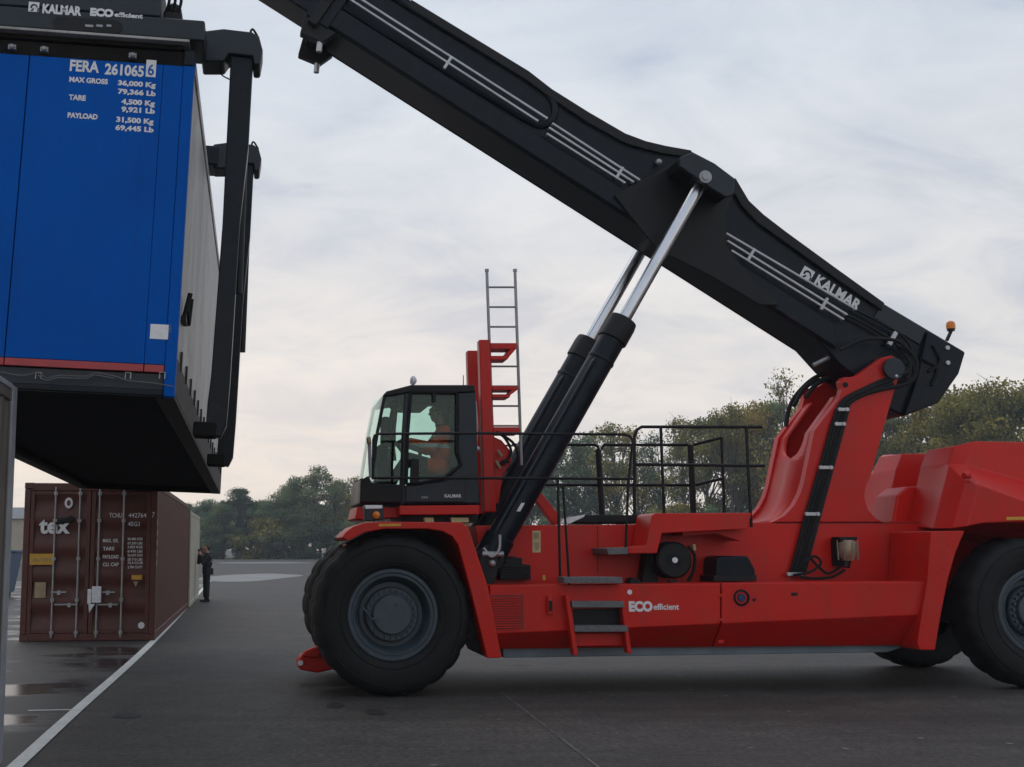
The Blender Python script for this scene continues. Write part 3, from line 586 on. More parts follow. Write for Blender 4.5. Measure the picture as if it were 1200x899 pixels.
for p in ((884,703),(738,694)): 
    c = m(*p, .09); MB().tube([c, c+Vector((0,.02,0))], .02 if p[0] > 800 else .03, 10).build('bolt', M['black'] if p[0] > 800 else M['white'], RS)
for y in (698, 726.5, 752):
    c = m(845, y, .088); MB().box((c.x-.035,.085,c.z-.018),(c.x+.035,.099,c.z+.018)).build('panel_hinge', M['red'], RS, bevel=.004)
for x_ in (600, 650, 760, 806, 905, 960, 1020, 1066):
    c = m(x_, 689, .09); MB().tube([c, c+Vector((0,.02,0))], .012, 8).build('bolt', M['red'], RS)
for k in range(7):
    c = m(553 + k*3.6, 640 + k*19, -.026); MB().tube([c, c+Vector((0,.012,0))], .013, 8).build('bolt', M['red'], RS)
for k in range(5):
    c = m(1112 - k*5.2, 640 + k*26, .022); MB().tube([c, c+Vector((0,.012,0))], .013, 8).build('bolt', M['red'], RS)
MB().pp([(700.2,616),(700.8,616),(701,672),(700.4,672)], .976, .982).build('weld_seam', M['black'], RS)
MB().pp([(910,612.6),(1084,612.2),(1084,613),(910,613.4)], .974, .98).build('weld_seam', M['black'], RS)
# ECO lettering
o = m(737,716,.097); text_mesh('ECO', o, (1,0,0), (0,0,1), .29, .115, M['white'], RS, bold=.06)
o = m(766,714.5,.097); text_mesh('efficient', o, (1,0,0), (0,0,1), .31, .07, M['white'], RS, bold=.02)
# work lamp
wl = m(993.5,645,.72)
WL = MB().tube([m(991,665,.72), m(993,655,.72)], .05, 12).box((wl.x-.12,.68,wl.z+.13),(wl.x+.12,.9,wl.z+.17)).box((wl.x-.10,.86,wl.z-.2),(wl.x+.10,.97,wl.z+.15)).build('work_lamp', M['black'], RS, bevel=.01)
MB().lathe([(.0,-.13),(.07,-.13),(.11,-.06),(.12,.02),(.11,.09),(.07,.13)], wl, (0,0,1), 24).build('lamp_glass', M['brass'], RS)
q = MB()
for k in range(8):
    w = k*math.pi/4; q.tube([wl+Vector((.125*math.cos(w),.125*math.sin(w),-.12)), wl+Vector((.13*math.cos(w),.13*math.sin(w),.13))], .006, 5)
q.build('lamp_cage', M['steel'], RS)
for pts in ([(935,668),(948,655),(957,662),(970,672),(985,664)], [(930,674),(950,670),(962,660),(955,652),(944,658)], [(938,676),(955,678),(975,676),(990,668)]):
    MB().tube(curve(chain(pts, .85)), .018, 6).build('hose', M['rubber'], RS)
# hose bundle on tower
for k, dx in enumerate((-6, -2, 2, 6)):
    MB().tube(curve(chain([(1046+dx*.2,447+dx),(1015,458+dx*.6),(993+dx*.6,470+dx*.3),(985+dx,486),(975+dx,520),(966+dx,552),(951+dx,603),(940+dx,645),(932+dx,674)], .93 - .01*(k % 2))), .024, 8).build('hose', M['rubber'], RS)
MB().pp([(979,480),(996,480),(944,674),(925,674)], .935, .957).build('hose_tray', M['black'], RS)
for p, w in (((967.5,548),.14), ((951.5,602.5),.15), ((931,673),.16), ((988,480),.10), ((984,497),.10)):
    c = m(*p, .90); MB().box((c.x-w*.62,.885,c.z-.022),(c.x+w*.62,.93,c.z+.022)).tube([(c.x-w*.5,.875,c.z),(c.x-w*.5,.9,c.z)], .028, 8).tube([(c.x+w*.5,.875,c.z),(c.x+w*.5,.9,c.z)], .028, 8).build('hose_clamp', M['pipe'], RS, bevel=.005)
# hoses at boom foot
for pts, v in (([(996,466),(1010,460),(1046,454),(1062,450),(1073,440),(1074,424),(1066,412),(1052,400),(1030,397),(1008,399),(985,410)], .92),
               ([(1050,440),(1064,436),(1066,424),(1060,415)], .90), ([(1048,446),(1068,444),(1070,428),(1062,410),(1050,405)], 1.08),
               ([(1062,426),(1066,432),(1060,442)], 1.06)):
    MB().tube(curve(chain(pts, v)), .024, 8).build('hose', M['rubber'], RS)
for pts, v in (([(921,500),(925,478),(934,462),(950,446),(966,438),(976,440)], 1.75), ([(944,466),(955,452),(970,444),(980,442)], 1.55), ([(930,476),(942,456),(958,446),(974,446)], 1.65)):
    MB().tube(curve(chain(pts, v)), .03, 8).build('hose', M['rubber'], RS)
MB().tube(chain([(953,428),(977,416)], 1.3), .03, 8).build('hose_stub', M['steel'], RS)
c = m(1050,441,.9); MB().ball(c, .03, 8).build('grease_fitting', M['pipe'], RS)
# ground foot at front
q = MB().pp([(347,777),(353,769),(364,765),(388,750),(402,760),(402,782),(372,789),(351,785)], 1.35, 1.75).pp([(352,770),(358,763),(372,757),(380,764),(372,772)], 1.30, 1.42)
q.build('support_foot', M['red'], RS, bevel=.03)
MB().tube([m(352,777,1.30), m(352,777,1.36)], .035, 10).build('foot_eye', M['pipe'], RS)

# ================================================================== BLUE CONTAINER
CT = Vector((-1.5257, 9.2941, 2.8794)); cyaw, cpit, crol = .0919, -.018, .0362
CR = Matrix.Rotation(cyaw, 3, 'Z') @ Matrix.Rotation(cpit, 3, 'X') @ Matrix.Rotation(crol, 3, 'Y')
CW, CL, CH = 2.5, 12.19, 2.9
MWB = Matrix.Translation(CT) @ CR.to_4x4()
BL = empty('container', (0,0,0), mw=MWB)
tag(BL, 'blue container with grey sides and white lettering hanging from the reach stacker', 'container')
def cfpx(px, py, b):       # point of the container frame on its cross plane b
    d = CR.transposed() @ ray(px, py); e = CR.transposed() @ (EYE - CT); t = (b - e.y) / d.y; return e + d * t
def c2m(p): return w2m(CT + CR @ Vector(p))
def seam(px_top, px_bot):  # centre line of a seam on the near end
    return cfpx(*px_top, 0), cfpx(*px_bot, 0)
zs = cfpx(199, 437, 0).z; zr = cfpx(199, 428, 0).z
xe = [-CW+.11, cfpx(20,240,0).x, cfpx(177,300,0).x, -.09]
for i in range(3):
    MB().box((xe[i]+(.004 if i == 1 else .001), 0, zr), (xe[i+1]-(.004 if i == 0 else .001), .05, CH-.13)).build('end_panel', M['blue'], BL, bevel=.006)
    MB().box((xe[i]+.004, .001, zs), (xe[i+1]-.004, .05, zr-.002)).build('stripe', M['stripe'], BL, bevel=.004)
MB().box((-.0895,-.004,.0),(0,.10,CH-.02)).build('corner_post', M['blue'], BL, bevel=.012)
MB().box((-CW,-.012,.0),(-CW+.108,.10,CH-.02)).build('corner_post', M['blue'], BL, bevel=.012)
MB().box((-CW,.02,CH-.128),(-.09,.12,CH)).build('top_rail', M['under'], BL, bevel=.01)
for x in (-.09, -CW): MB().box((x,-.016,CH-.13),(x+.09,.16,CH+.01)).build('corner_casting', M['char'], BL, bevel=.015)
MB().box((-CW+.11,.03,.04),(-.09,.10,zs-.002)).build('bottom_rail', M['char2'], BL, bevel=.012)
MB().box((-CW+.11,-.03,.0),(-.09,.028,.055)).build('bumper_rail', M['char'], BL, bevel=.012)
pts = [cfpx(x, y, -.045) for x, y in ((-30,432),(0,436),(25,440),(45,437),(55,443),(70,440),(100,441),(112,437),(135,441),(150,446),(180,449),(203,453))]
MB().tube(curve(pts), .0045, 6).tube([p + Vector((0,-.012,-.02)) for p in curve(pts[3:9])], .0045, 6).build('tir_cord', M['tread'], BL)
for x in (45, 150, 190): c = cfpx(x, 441, -.03); MB().tube([c+Vector((-.02,0,-.02)), c+Vector((-.02,0,.03)), c+Vector((.02,0,.03)), c+Vector((.02,0,-.02))], .006, 6).build('cord_ring', M['steel'], BL)
for x in (14, 52, 156): c = cfpx(x, 58, -.02); MB().box((c.x-.03,-.03,CH-.10),(c.x+.03,.02,CH-.06)).ball((c.x,-.03,CH-.08), .025, 8).build('roof_hinge', M['steel'], BL)
# sides
def cside(x, name):
    q = MB(); N = 10; seg = (CL-.25)/N
    for k in range(N):
        y0 = .125 + k*seg; q.box((x-.015, y0+.006, .36), (x+.015, y0+seg-.006, CH-.11))
    return q.build(name, M['lgrey'], BL, bevel=.005)
cside(-.03, 'side_wall'); cside(-CW+.03, 'side_wall')
MB().box((-.06,.1,.34),(-.046,CL-.1,CH-.1)).box((-CW+.046,.1,.34),(-CW+.06,CL-.1,CH-.1)).build('side_frame', M['dirt'], BL)
for x in (-.10, -CW): MB().box((x,.10,CH-.11),(x+.10,CL-.1,CH-.005)).build('side_rail', M['lgrey'], BL, bevel=.012)
for x0, x1 in ((-.16, -.004), (-CW+.004, -CW+.16)):
    MB().box((x0,.102,.0),(x1,CL,.035)).box(((x1-.03) if x1 > -1 else x0,.102,.036),(x1 if x1 > -1 else x0+.03,CL,.345)).build('side_rail', M['dirt'], BL, bevel=.006)
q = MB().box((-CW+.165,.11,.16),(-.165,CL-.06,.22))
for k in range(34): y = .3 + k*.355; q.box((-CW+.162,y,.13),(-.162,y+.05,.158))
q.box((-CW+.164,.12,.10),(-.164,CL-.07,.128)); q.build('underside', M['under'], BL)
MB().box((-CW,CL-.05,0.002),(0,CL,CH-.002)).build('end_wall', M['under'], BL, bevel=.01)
MB().box((-CW+.1,.12,CH-.06),(-.1,CL-.06,CH-.02)).build('roof', M['lgrey'], BL)
c = MB().tube([(.01,.45,.75),(.05,.43,.95)], .022, 8).tube([(.03,.43,.80),(.04,.62,.72),(.05,.66,.95)], .018, 8).box((-.01,.38,.70),(.03,.62,.75)).build('door_latch', M['black'], BL, bevel=.004)
for k in range(16):
    y = .5 + k*.72; MB().box((-.01,y,.30),(.012,y+.03,.46)).build('lashing_strap', M['dirt'], BL)
p0 = cfpx(175.5,397,0); p1 = cfpx(201,381,0); MB().box((p0.x,-.004,p0.z),(p1.x,-.001,p1.z)).build('sticker', M['white'], BL, smooth=False)
def btxt(s, xa, xb, yb, cap, bold=.0, mat='white'):
    a = cfpx(xa, yb, -.004); b_ = cfpx(xb, yb, -.004)
    text_mesh(s, (a.x,-.002,a.z), (1,0,0), (0,0,1), b_.x-a.x, cap, M[mat], BL, bold=bold, thick=0.001)
btxt('FERA', 81.5, 116, 82.5, .095, .035); btxt('261065', 122.5, 168.5, 86.5, .095, .035)
p0 = cfpx(170.5,90,0); p1 = cfpx(183.5,71,0); MB().box((p0.x,-.004,p0.z),(p1.x,-.001,p1.z)).build('check_digit_box', M['white'], BL, smooth=False)
a = cfpx(173,88,0); text_mesh('6', (a.x,-.0045,a.z), (1,0,0), (0,0,1), .05, .095, M['blue'], BL, bold=.012, thick=.001)
btxt('MAX GROSS', 81, 126.5, 95.5, .044, .045); btxt('36,000 Kg', 138, 182.5, 99.5, .044, .045); btxt('79,366 Lb', 138, 182.5, 109.5, .044, .045)
btxt('TARE', 80.5, 100.5, 116.5, .044, .045); btxt('4,500 Kg', 142, 181.5, 121.5, .044, .045); btxt('9,921 Lb', 142, 181.5, 130.5, .044, .045)
btxt('PAYLOAD', 79, 114.5, 137.5, .044, .045); btxt('31,500 Kg', 136, 180, 142.5, .044, .045); btxt('69,445 Lb', 135, 180, 152, .044, .045)

# ---- spreader of the stacker, in the container's frame
def spart(mb, name, mat, parent, **k): return mb.xf(c2m).build(name, mat, parent, **k)
SP = spart(MB().box((-1.25-.45,.35,CH+.20),(-1.25+.45,CL-.35,CH+.72)), 'spreader', M['char'], RS, bevel=.03)
xr = cfpx(240,30,-.06).x
EB = spart(MB().box((-CW-.05,-.06,CH+.075),(xr,.42,CH+.26)).box((-CW+.1,-.055,CH+.262),(cfpx(188,5,-.06).x,.42,CH+.62)), 'end_beam', M['char2'], SP, bevel=.02)
spart(MB().box((-CW-.02,-.075,CH+.05),(cfpx(222,50,-.06).x,.40,CH+.073)), 'beam_lip', M['lgrey'], SP, bevel=.004)
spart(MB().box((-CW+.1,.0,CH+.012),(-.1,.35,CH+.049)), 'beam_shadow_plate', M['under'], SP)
# slot
z0, z1 = cfpx(100,37,-.06).z, cfpx(100,21.5,-.06).z; xa, xb = cfpx(62,28,-.06).x, cfpx(144,28,-.06).x
rr = (z1-z0)/2; cz = (z0+z1)/2; poly = [(xa+rr+rr*math.cos(R(w)), -.066, cz+rr*math.sin(R(w))) for w in range(90,271,20)] + [(xb-rr+rr*math.cos(R(w)), -.066, cz+rr*math.sin(R(w))) for w in range(-90,91,20)]
spart(MB().ext(poly, (0,.005,0)), 'slot_shade', M['black'], SP)  # flat black sheet, the dark of the opening put into its colour
q = MB()
for xp, w in ((100,10),(113,8),(125,6)): c = cfpx(xp, 30, -.06); q.box((c.x,-.069,c.z-.012),(c.x+w*.0065,-.0665,c.z+.006))
spart(q, 'slot_marks', M['steel'], SP)
for s_, xa_, xb_, yb, cap, bo in (('KALMAR',49.5,95.5,15,.078,.05),('ECO',105.5,133,18,.066,.07),('efficient',134,167.5,19.5,.040,.04)):
    a, b_ = cfpx(xa_, yb, -.06), cfpx(xb_, yb, -.06)
    o = text_mesh(s_, (a.x,-.063,a.z), (1,0,0), (0,0,1), b_.x-a.x, cap, M['white'], SP, bold=bo, thick=.001)
    for p in o.data.vertices: p.co = c2m(p.co)
a = cfpx(33,13.5,-.06)
nb = len(bpy.data.objects)
before = set(bpy.data.objects); emblem(SP, (a.x,-.0605,a.z), (1,0,0), (0,0,1), .085, (0,-1,0), M['white'], M['char2'])
for o in set(bpy.data.objects) - before:
    for p in o.data.vertices: p.co = c2m(p.co)
spart(MB().box((cfpx(192,5,.1).x,.1,CH+.262),(cfpx(214,5,.1).x,.35,CH+.40)).ball((cfpx(203,8,.1).x,.16,CH+.42), .07, 8), 'valve_block', M['black'], SP, bevel=.015)
q = MB()
for k in range(3): x = cfpx(194+7*k,5,.1).x; q.tube(curve([(x,.12,CH+.36),(x+.03,.08,CH+.5),(x-.05,.16,CH+.66)]), .014, 6)
spart(q, 'hose', M['rubber'], SP)
# arms and legs
def arm_leg(b, side):
    mir = (lambda p: p) if side > 0 else (lambda p: Vector((-CW - p.x, p.y, p.z)))
    B0 = .30
    tl = [cfpx(x, y, B0) for x, y in ((236,36),(262,33),(296,37),(304,43),(308,58),(305,76),(297,76),(296,66),(268,63),(262,72),(236,72))]
    A = MB().ext(tl, (0,.30,0)).xf(lambda p: mir(Vector((p.x, p.y - B0 + b, p.z))))
    A = spart(A, 'spreader_arm', M['char2'], SP, bevel=.02)
    lg = [cfpx(x, y, B0) for x, y in ((270.5,56),(297,57),(291,170),(281,260),(269.5,445),(265,498),(258,512),(240,508),(243,470),(247,440),(260.5,260))]
    lm = MB().ext(lg, (0,.16,0))
    L = spart(lm.xf(lambda p: mir(Vector((p.x, p.y - B0 + b + .04, p.z)))), 'leg', M['char'], SP, bevel=.012)
    lt = [cfpx(x, y, B0-.003) for x, y in ((294.6,60),(296.6,60),(281,262),(269.4,445),(265.6,490),(263.5,490),(267.6,445),(279,260))]
    # lifting shoe that reaches under the container
    f0 = lg[7]
    fm = MB().box((f0.x-.10, b+.02, f0.z-.02), (f0.x+.09, b+.24, f0.z+.10))
    spart(fm.xf(mir), 'lifting_shoe', M['under'], SP, bevel=.015)
    # hydraulic ram beside the leg
    u0_, u1_ = (lg[1]+lg[0])/2, (lg[5]+lg[7])/2
    rm = MB().tube([Vector((u0_.x+.05, b+.26, u0_.z-.25)), Vector((u1_.x+.12, b+.26, u1_.z+1.2))], .035, 10)
    spart(rm.xf(mir), 'leg_ram', M['black'], SP)
    rm = MB().tube([Vector((u0_.x+.05, b+.26, u0_.z-.1)), Vector((u1_.x+.10, b+.26, u1_.z+1.6))], .02, 10)
    spart(rm.xf(mir), 'ram_rod', M['chrome'], SP)
    hs = MB()
    e = lg[1]
    hs.tube(curve([(e.x-.05,b+.1,e.z+.12),(e.x-.02,b+.05,e.z+.2),(e.x+.04,b+.1,e.z+.14)]), .01, 6)
    hs.tube(curve([(e.x-.2,b+.1,e.z-.0),(e.x-.28,b+.12,e.z-.18),(e.x-.16,b+.12,e.z-.26)]), .006, 6)
    spart(hs.xf(mir), 'hose', M['rubber'], SP)
for b in (.30, 3.05): arm_leg(b, 1)
for b in (.30, 3.05): arm_leg(b, -1)
spart(MB().box((-CW-.05,3.0,CH+.08),(.08,3.4,CH+.3)), 'cross_beam', M['char'], SP, bevel=.02)
spart(MB().box((-CW-.05,CL-.4,CH+.075),(.05,CL+.06,CH+.3)), 'end_beam', M['char2'], SP, bevel=.02)
# head frame + rotator up to the boom head
cen = c2m((-1.25, CL/2, CH+.72))
MB().box((cen.x-1.0, 1.575-1.1, cen.z-.1), (cen.x+1.0, 1.575+1.1, cen.z+.35)).build('rotator_frame', M['char'], RS, bevel=.04)
MB().tube([(cen.x,1.575,cen.z+.35),(cen.x,1.575,cen.z+.8)], .55, 32).build('rotator', M['char2'], RS, bevel=.02)
tip = along(LBOOM+LX, HB*.4, 1.575)
for v0 in (1.25, 1.78):
    MB().ext([(tip.x+.5,v0,tip.z+.1),(tip.x-.35,v0,tip.z+.35),(tip.x-.5,v0,tip.z-.2),(cen.x-.3,v0,cen.z+.8),(cen.x+.35,v0,cen.z+.8),(tip.x+.6,v0,tip.z-.6)], (0,.12,0)).build('boom_head', M['char'], RS, bevel=.02)

# ================================================================== SHIPPING CONTAINERS ON THE GROUND
def corrug(q, x, y0, y1, z0, z1, n, dep):
    seg = (y1-y0)/n; prof = []
    for k in range(n):
        a = y0 + k*seg; prof += [(x, a), (x, a+seg*.28), (x-dep, a+seg*.5), (x-dep, a+seg*.78)]
    prof.append((x, y1)); nn = len(prof)
    q.add([Vector((p[0], p[1], z0)) for p in prof] + [Vector((p[0], p[1], z1)) for p in prof], [(i, i+1, nn+i+1, nn+i) for i in range(nn-1)])
def ship(name, origin, yaw, L, H, mat, W=2.44):
    root = empty(name, origin, yaw)
    q = MB(); corrug(q, -.012, .15, L-.15, .16, H-.11, int(L/.275), .036); corrug(q, -W+.048, .15, L-.15, .16, H-.11, int(L/.275), .036)
    q.build('side_wall', mat, root, smooth=False, recalc=False)
    q = MB()
    for x in (-.11, -W):
        for y in (0, L-.16): q.box((x, y+.001, .12), (x+.11, y+.16, H-.12))
        q.box((x,.16,.0+.01),(x+.11,L-.16,.158)); q.box((x,.16,H-.11),(x+.11,L-.16,H-.004))
    q.box((-W+.11,.004,H-.15),(-.11,.12,H-.006)); q.box((-W+.11,.002,.01),(-.11,.12,.14)); q.box((-W+.11,L-.12,H-.15),(-.11,L-.004,H-.006)); q.box((-W+.11,L-.12,.01),(-.11,L-.002,.14))
    q.build('frame', mat, root, bevel=.012)
    for x in (-.17, -W-.004):
        for y in (-.006, L-.17):
            for z in (0, H-.118): MB().box((x, y, z), (x+.174, y+.176, z+.118)).build('corner_casting', mat, root, bevel=.015)
    q = MB(); nr = int(L/.28); seg = (L-.3)/nr; pr = []
    for k in range(nr): a = .15+k*seg; pr += [(a,H-.03),(a+seg*.3,H-.03),(a+seg*.5,H-.012),(a+seg*.8,H-.012)]
    nn = len(pr); q.add([Vector((-W+.1,a,z)) for a, z in pr]+[Vector((-.1,a,z)) for a, z in pr], [(i,i+1,nn+i+1,nn+i) for i in range(nn-1)])
    q.build('roof', mat, root, smooth=False)
    MB().box((-W+.09,L-.09,.14),(-.09,L-.06,H-.15)).build('end_wall', mat, root)
    return root
RC0 = Vector((-3.919, 22.27, 0)); RY = .098
SC = ship('shipping_container', RC0, RY, 12.19, 2.9, M['maroon'])
tag(SC, 'maroon shipping container with closed doors and tex lettering standing beside the white line', 'shipping container')
W, H = 2.44, 2.9
def leaf(x0, x1):
    q = MB(); zz = .16; n = 5; hh = (H-.32)/n; pr = [(.03, .145)]
    for k in range(n):
        a = .16 + k*hh; pr += [(.03, a+hh*.22), (.066, a+hh*.34), (.066, a+hh*.72), (.03, a+hh*.84)]
    pr.append((.03, H-.155)); nn = len(pr)
    q.add([Vector((x0+.06, p[0], p[1])) for p in pr] + [Vector((x1-.06, p[0], p[1])) for p in pr], [(i, i+1, nn+i+1, nn+i) for i in range(nn-1)])
    q.box((x0,.01,.145),(x0+.075,.075,H-.155)); q.box((x1-.075,.01,.145),(x1,.075,H-.155)); q.box((x0+.076,.012,.146),(x1-.076,.075,.21)); q.box((x0+.076,.012,H-.22),(x1-.076,.075,H-.156))
    return q.build('door', M['maroon'], SC, bevel=.006)
DL = leaf(-W+.115, -W/2-.008); DR = leaf(-W/2+.008, -.115)
RYM = Matrix.Rotation(RY, 3, 'Z')
def rcpx(px, py, b=0.0):
    d = RYM.transposed() @ ray(px, py); e = RYM.transposed() @ (EYE - RC0); t = (b - e.y) / d.y; return e + d*t
for xt, xb, D_ in ((68,58.5,DL),(96,88,DL),(119,111.5,DR),(148,139.5,DR)):
    x = rcpx((xt+xb)/2, 655).x
    K = MB().tube([(x,-.035,.07),(x,-.035,H-.08)], .018, 8)
    for z in (.16,.75,1.5,2.2,H-.2): K.box((x-.035,-.045,z-.03),(x+.035,.012,z+.03))
    K.build('locking_bar', M['steel'], D_, bevel=.004)
for (xa_, xb_, y, D_) in ((60,78,694,DL),(64,90,708.5,DL),(113,135,694,DR),(115,138,708.5,DR)):
    a, b_ = rcpx(xa_, y), rcpx(xb_, y)
    MB().box((a.x,-.06,a.z-.015),(b_.x,-.04,a.z+.015)).box((b_.x-.16,-.07,a.z-.05),(b_.x-.10,-.03,a.z+.03)).build('door_handle', M['steel'], D_, bevel=.004)
a, b_ = rcpx(104,714), rcpx(119.5,687); MB().box((a.x+.06,-.11,a.z+.12),(b_.x,-.03,b_.z)).box((a.x-.02,-.10,a.z+.1),(a.x+.05,-.05,b_.z-.05)).add([Vector((a.x,-.09,a.z+.1)), Vector((a.x+.12,-.09,a.z+.1)), Vector((a.x+.02,-.09,a.z-.06))], [(0,1,2)]).build('lock_box', M['lens'], DR, bevel=.008)
for k in range(4):
    for x in (-W+.06, -.06): MB().box((x-.05,-.012,.35+k*.7),(x+.05,.0,.43+k*.7)).build('hinge', M['maroon'], SC, bevel=.005)
def rtxt(s, xa, xb, yb, cap, par, bold=0.0, mat='white', off=-.0):
    a, b_ = rcpx(xa, yb, .008), rcpx(xb, yb, .008)
    text_mesh(s, (a.x, .006+off, a.z), (1,0,0), (0,0,1), b_.x-a.x, cap, M[mat], par, bold=bold, thick=.001)
# backing so that lettering lies on the proud ribs
def patch(xa, ya, xb, yb, mat, name, par):
    a, b_ = rcpx(xa, yb, .008), rcpx(xb, ya, .008); return MB().box((a.x,.008,a.z),(b_.x,.028,b_.z)).build(name, M[mat], par, bevel=.003)
rtxt('tex', 45.5, 82, 624.5, .25, DL, .035)
bl = MB(); c = rcpx(76.5,610,.0); bl.ball((c.x,.0,c.z), .1, 8, (1.6,.06,.55)).ball((c.x+.1,-.002,c.z+.03), .07, 8, (1,.08,.9)).ball((c.x-.12,-.002,c.z-.04), .06, 8, (1.2,.08,.6)); bl.build('paint_blot', M['black'], DL)
c = rcpx(80.5,589.5,.0); q = MB(); ring = [Vector((c.x+.075*math.cos(R(w)), .006, c.z+.10*math.sin(R(w)))) for w in range(0,360,20)]
q.ext(ring, (0,.004,0)).build('round_emblem', M['white'], DL, smooth=False)
q = MB(); q.ext([Vector((c.x+.035*math.cos(R(w)), .003, c.z+.055*math.sin(R(w)))) for w in range(0,360,20)], (0,.002,0)).build('emblem_centre', M['maroon'], DL, smooth=False)
rtxt('TCNU', 128, 143, 606.5, .085, DR, .01); rtxt('442764', 150.5, 171.5, 606.5, .085, DR, .01); rtxt('7', 178, 181.5, 606.5, .1, SC, .0, off=-.012)
rtxt('45G1', 150, 163.5, 616.5, .08, DR, .01)
for y, t1, t2, t3 in ((635.5,'MAX. GR.','30.480 KGS','67.200 LBS'),(645,'TARE','3.850 KGS','8.490 LBS'),(654.5,'PAYLOAD','26.630 KGS','58.710 LBS'),(663.5,'CU. CAP','76.4 CU.M','2.700 CU.FT')):
    rtxt(t1, 120.5, 139 if len(t1) > 5 else 134, y, .065, DR, .02); rtxt(t2, 149.5, 167, y-2.5, .045, DR, .02); rtxt(t3, 149.5, 167, y+2.5, .045, DR, .02)
p = patch(34.5,649,63,662,'yellow','placard',DL)
a = rcpx(37,658,.0); text_mesh('CAUTION', (a.x,.005,a.z), (1,0,0), (0,0,1), .34, .06, M['brass'], DL, bold=.02, thick=.001)
patch(40,682.5,54,701,'brass','data_plate',DL); patch(154,674,166.5,679.5,'yellow','placard',DR)
c = rcpx(159,684.5,.0); MB().ext([Vector((c.x-.05,.005,c.z+.05)), Vector((c.x+.05,.005,c.z+.05)), Vector((c.x,.005,c.z-.05))], (0,.01,0)).build('triangle_mark', M['brass'], DR)
c = rcpx(165.5,733,.0); MB().ext([Vector((c.x+.06*math.cos(R(w)), .004, c.z+.06*math.sin(R(w)))) for w in range(0,360,20)], (0,.01,0)).build('round_sticker', M['white'], DR)
for k in range(5):
    MB().box((-.001,.06,1.35+k*.19),(.002,.12,1.47+k*.19)).build('side_digit', M['white'], SC, smooth=False)
fwd = Vector((-math.sin(RY), math.cos(RY), 0))
CC = ship('shipping_container', RC0 + fwd*12.4 + Vector((.03,0,0)), RY, 6.06, 2.75, M['tan'])
tag(CC, 'cream shipping container in line behind the maroon one', 'shipping container')
# grey-brown container at the left edge, its far end towards the blue one
g0 = Vector((at_depth(15, 9.15), 9.15, 0)); gy = .092; gL = 6.06
gO = g0 - Vector((-math.sin(gy), math.cos(gy), 0)) * gL
GC = ship('shipping_container', gO, gy, gL, 2.93, M['taupe'])
tag(GC, 'grey brown container cut off by the left edge of the photo under the blue one', 'shipping container')
MB().box((-.115,gL-.155,.11),(.012,gL+.012,2.94)).box((-.08,-.0,2.90),(.013,gL-.16,2.945)).build('edge_post', M['post'], GC, bevel=.01)

# ================================================================== PEOPLE
def cap(mb, a, b, ra, rb, n=10):
    a, b = Vector(a), Vector(b); mb.tube([a, b], [ra, rb], n); mb.ball(a, ra, n//2+2); mb.ball(b, rb, n//2+2)
def hand(mb, w, d, side, curl=.9):      # palm + five bent fingers along direction d
    w, d, side = Vector(w), Vector(d).normalized(), Vector(side).normalized(); nn = d.cross(side).normalized()
    for t in (-.03, -.01, .01, .03): cap(mb, w, w + d*.075 + side*t, .016, .012, 6)
    for t, l in ((-.032,.055),(-.011,.072),(.011,.076),(.032,.066)):
        p = w + d*.078 + side*t; q = p + (d*math.cos(curl*.5) + nn*math.sin(curl*.5))*l*.55; r = q + (d*math.cos(curl*1.5) + nn*math.sin(curl*1.5))*l*.5
        cap(mb, p, q, .0095, .009, 6); cap(mb, q, r, .009, .0075, 6)
    p = w + d*.025 + side*.035; q = p + (d*.6 + side*.7 + nn*.3)*.04; cap(mb, p, q, .012, .010, 6); cap(mb, q, q + (d*.9 + nn*.4)*.03, .010, .0085, 6)
def head(mb, c, fwd, s=1.0):
    c, f = Vector(c), Vector(fwd).normalized(); sd = Vector((0,0,1)).cross(f).normalized(); upv = f.cross(sd)
    e = lambda x, y, z, r, n=10: mb.ball(c + f*x*s + sd*y*s + upv*z*s, r*s, n)
    e(-.015,0,.035,.092); e(.0,0,.0,.085); e(.02,0,-.045,.068); e(.045,0,-.085,.04); e(.03,.025,-.07,.04); e(.03,-.025,-.07,.04)
    cap(mb, c+f*.088*s+upv*.015*s, c+f*.113*s-upv*.022*s, .010*s, .016*s, 6)       # nose
    e(.078,.0,.035,.03); e(.08,.026,.030,.02); e(.08,-.026,.030,.02)                   # brow
    cap(mb, c+f*.083*s+sd*.02*s-upv*.058*s, c+f*.083*s-sd*.02*s-upv*.058*s, .011*s, .011*s, 6)   # mouth
    e(-.005,.088,-.01,.026,6); e(-.005,-.088,-.01,.026,6)                              # ears
    cap(mb, c-upv*.05*s-f*.02*s, c-upv*.17*s-f*.03*s, .058*s, .065*s)                  # neck
def remesh(mb, name, mats, rule, parent=None, vox=.011, it=3):
    me = bpy.data.meshes.new('t'); me.from_pydata([tuple(p) for p in mb.v], [], mb.f)
    ob = bpy.data.objects.new('t', me); COL.objects.link(ob)
    md = ob.modifiers.new('r', 'REMESH'); md.mode = 'VOXEL'; md.voxel_size = vox
    sm = ob.modifiers.new('s', 'SMOOTH'); sm.factor = .5; sm.iterations = it
    bpy.context.view_layer.update()
    r = bpy.data.meshes.new_from_object(ob.evaluated_get(bpy.context.evaluated_depsgraph_get())); bpy.data.objects.remove(ob); bpy.data.meshes.remove(me)
    r.materials.clear()
    for q in mats: r.materials.append(q)
    for p in r.polygons: p.use_smooth = True; p.material_index = rule(p.center)
    r.name = name; o = bpy.data.objects.new(name, r); COL.objects.link(o)
    if parent: o.parent = parent
    return o
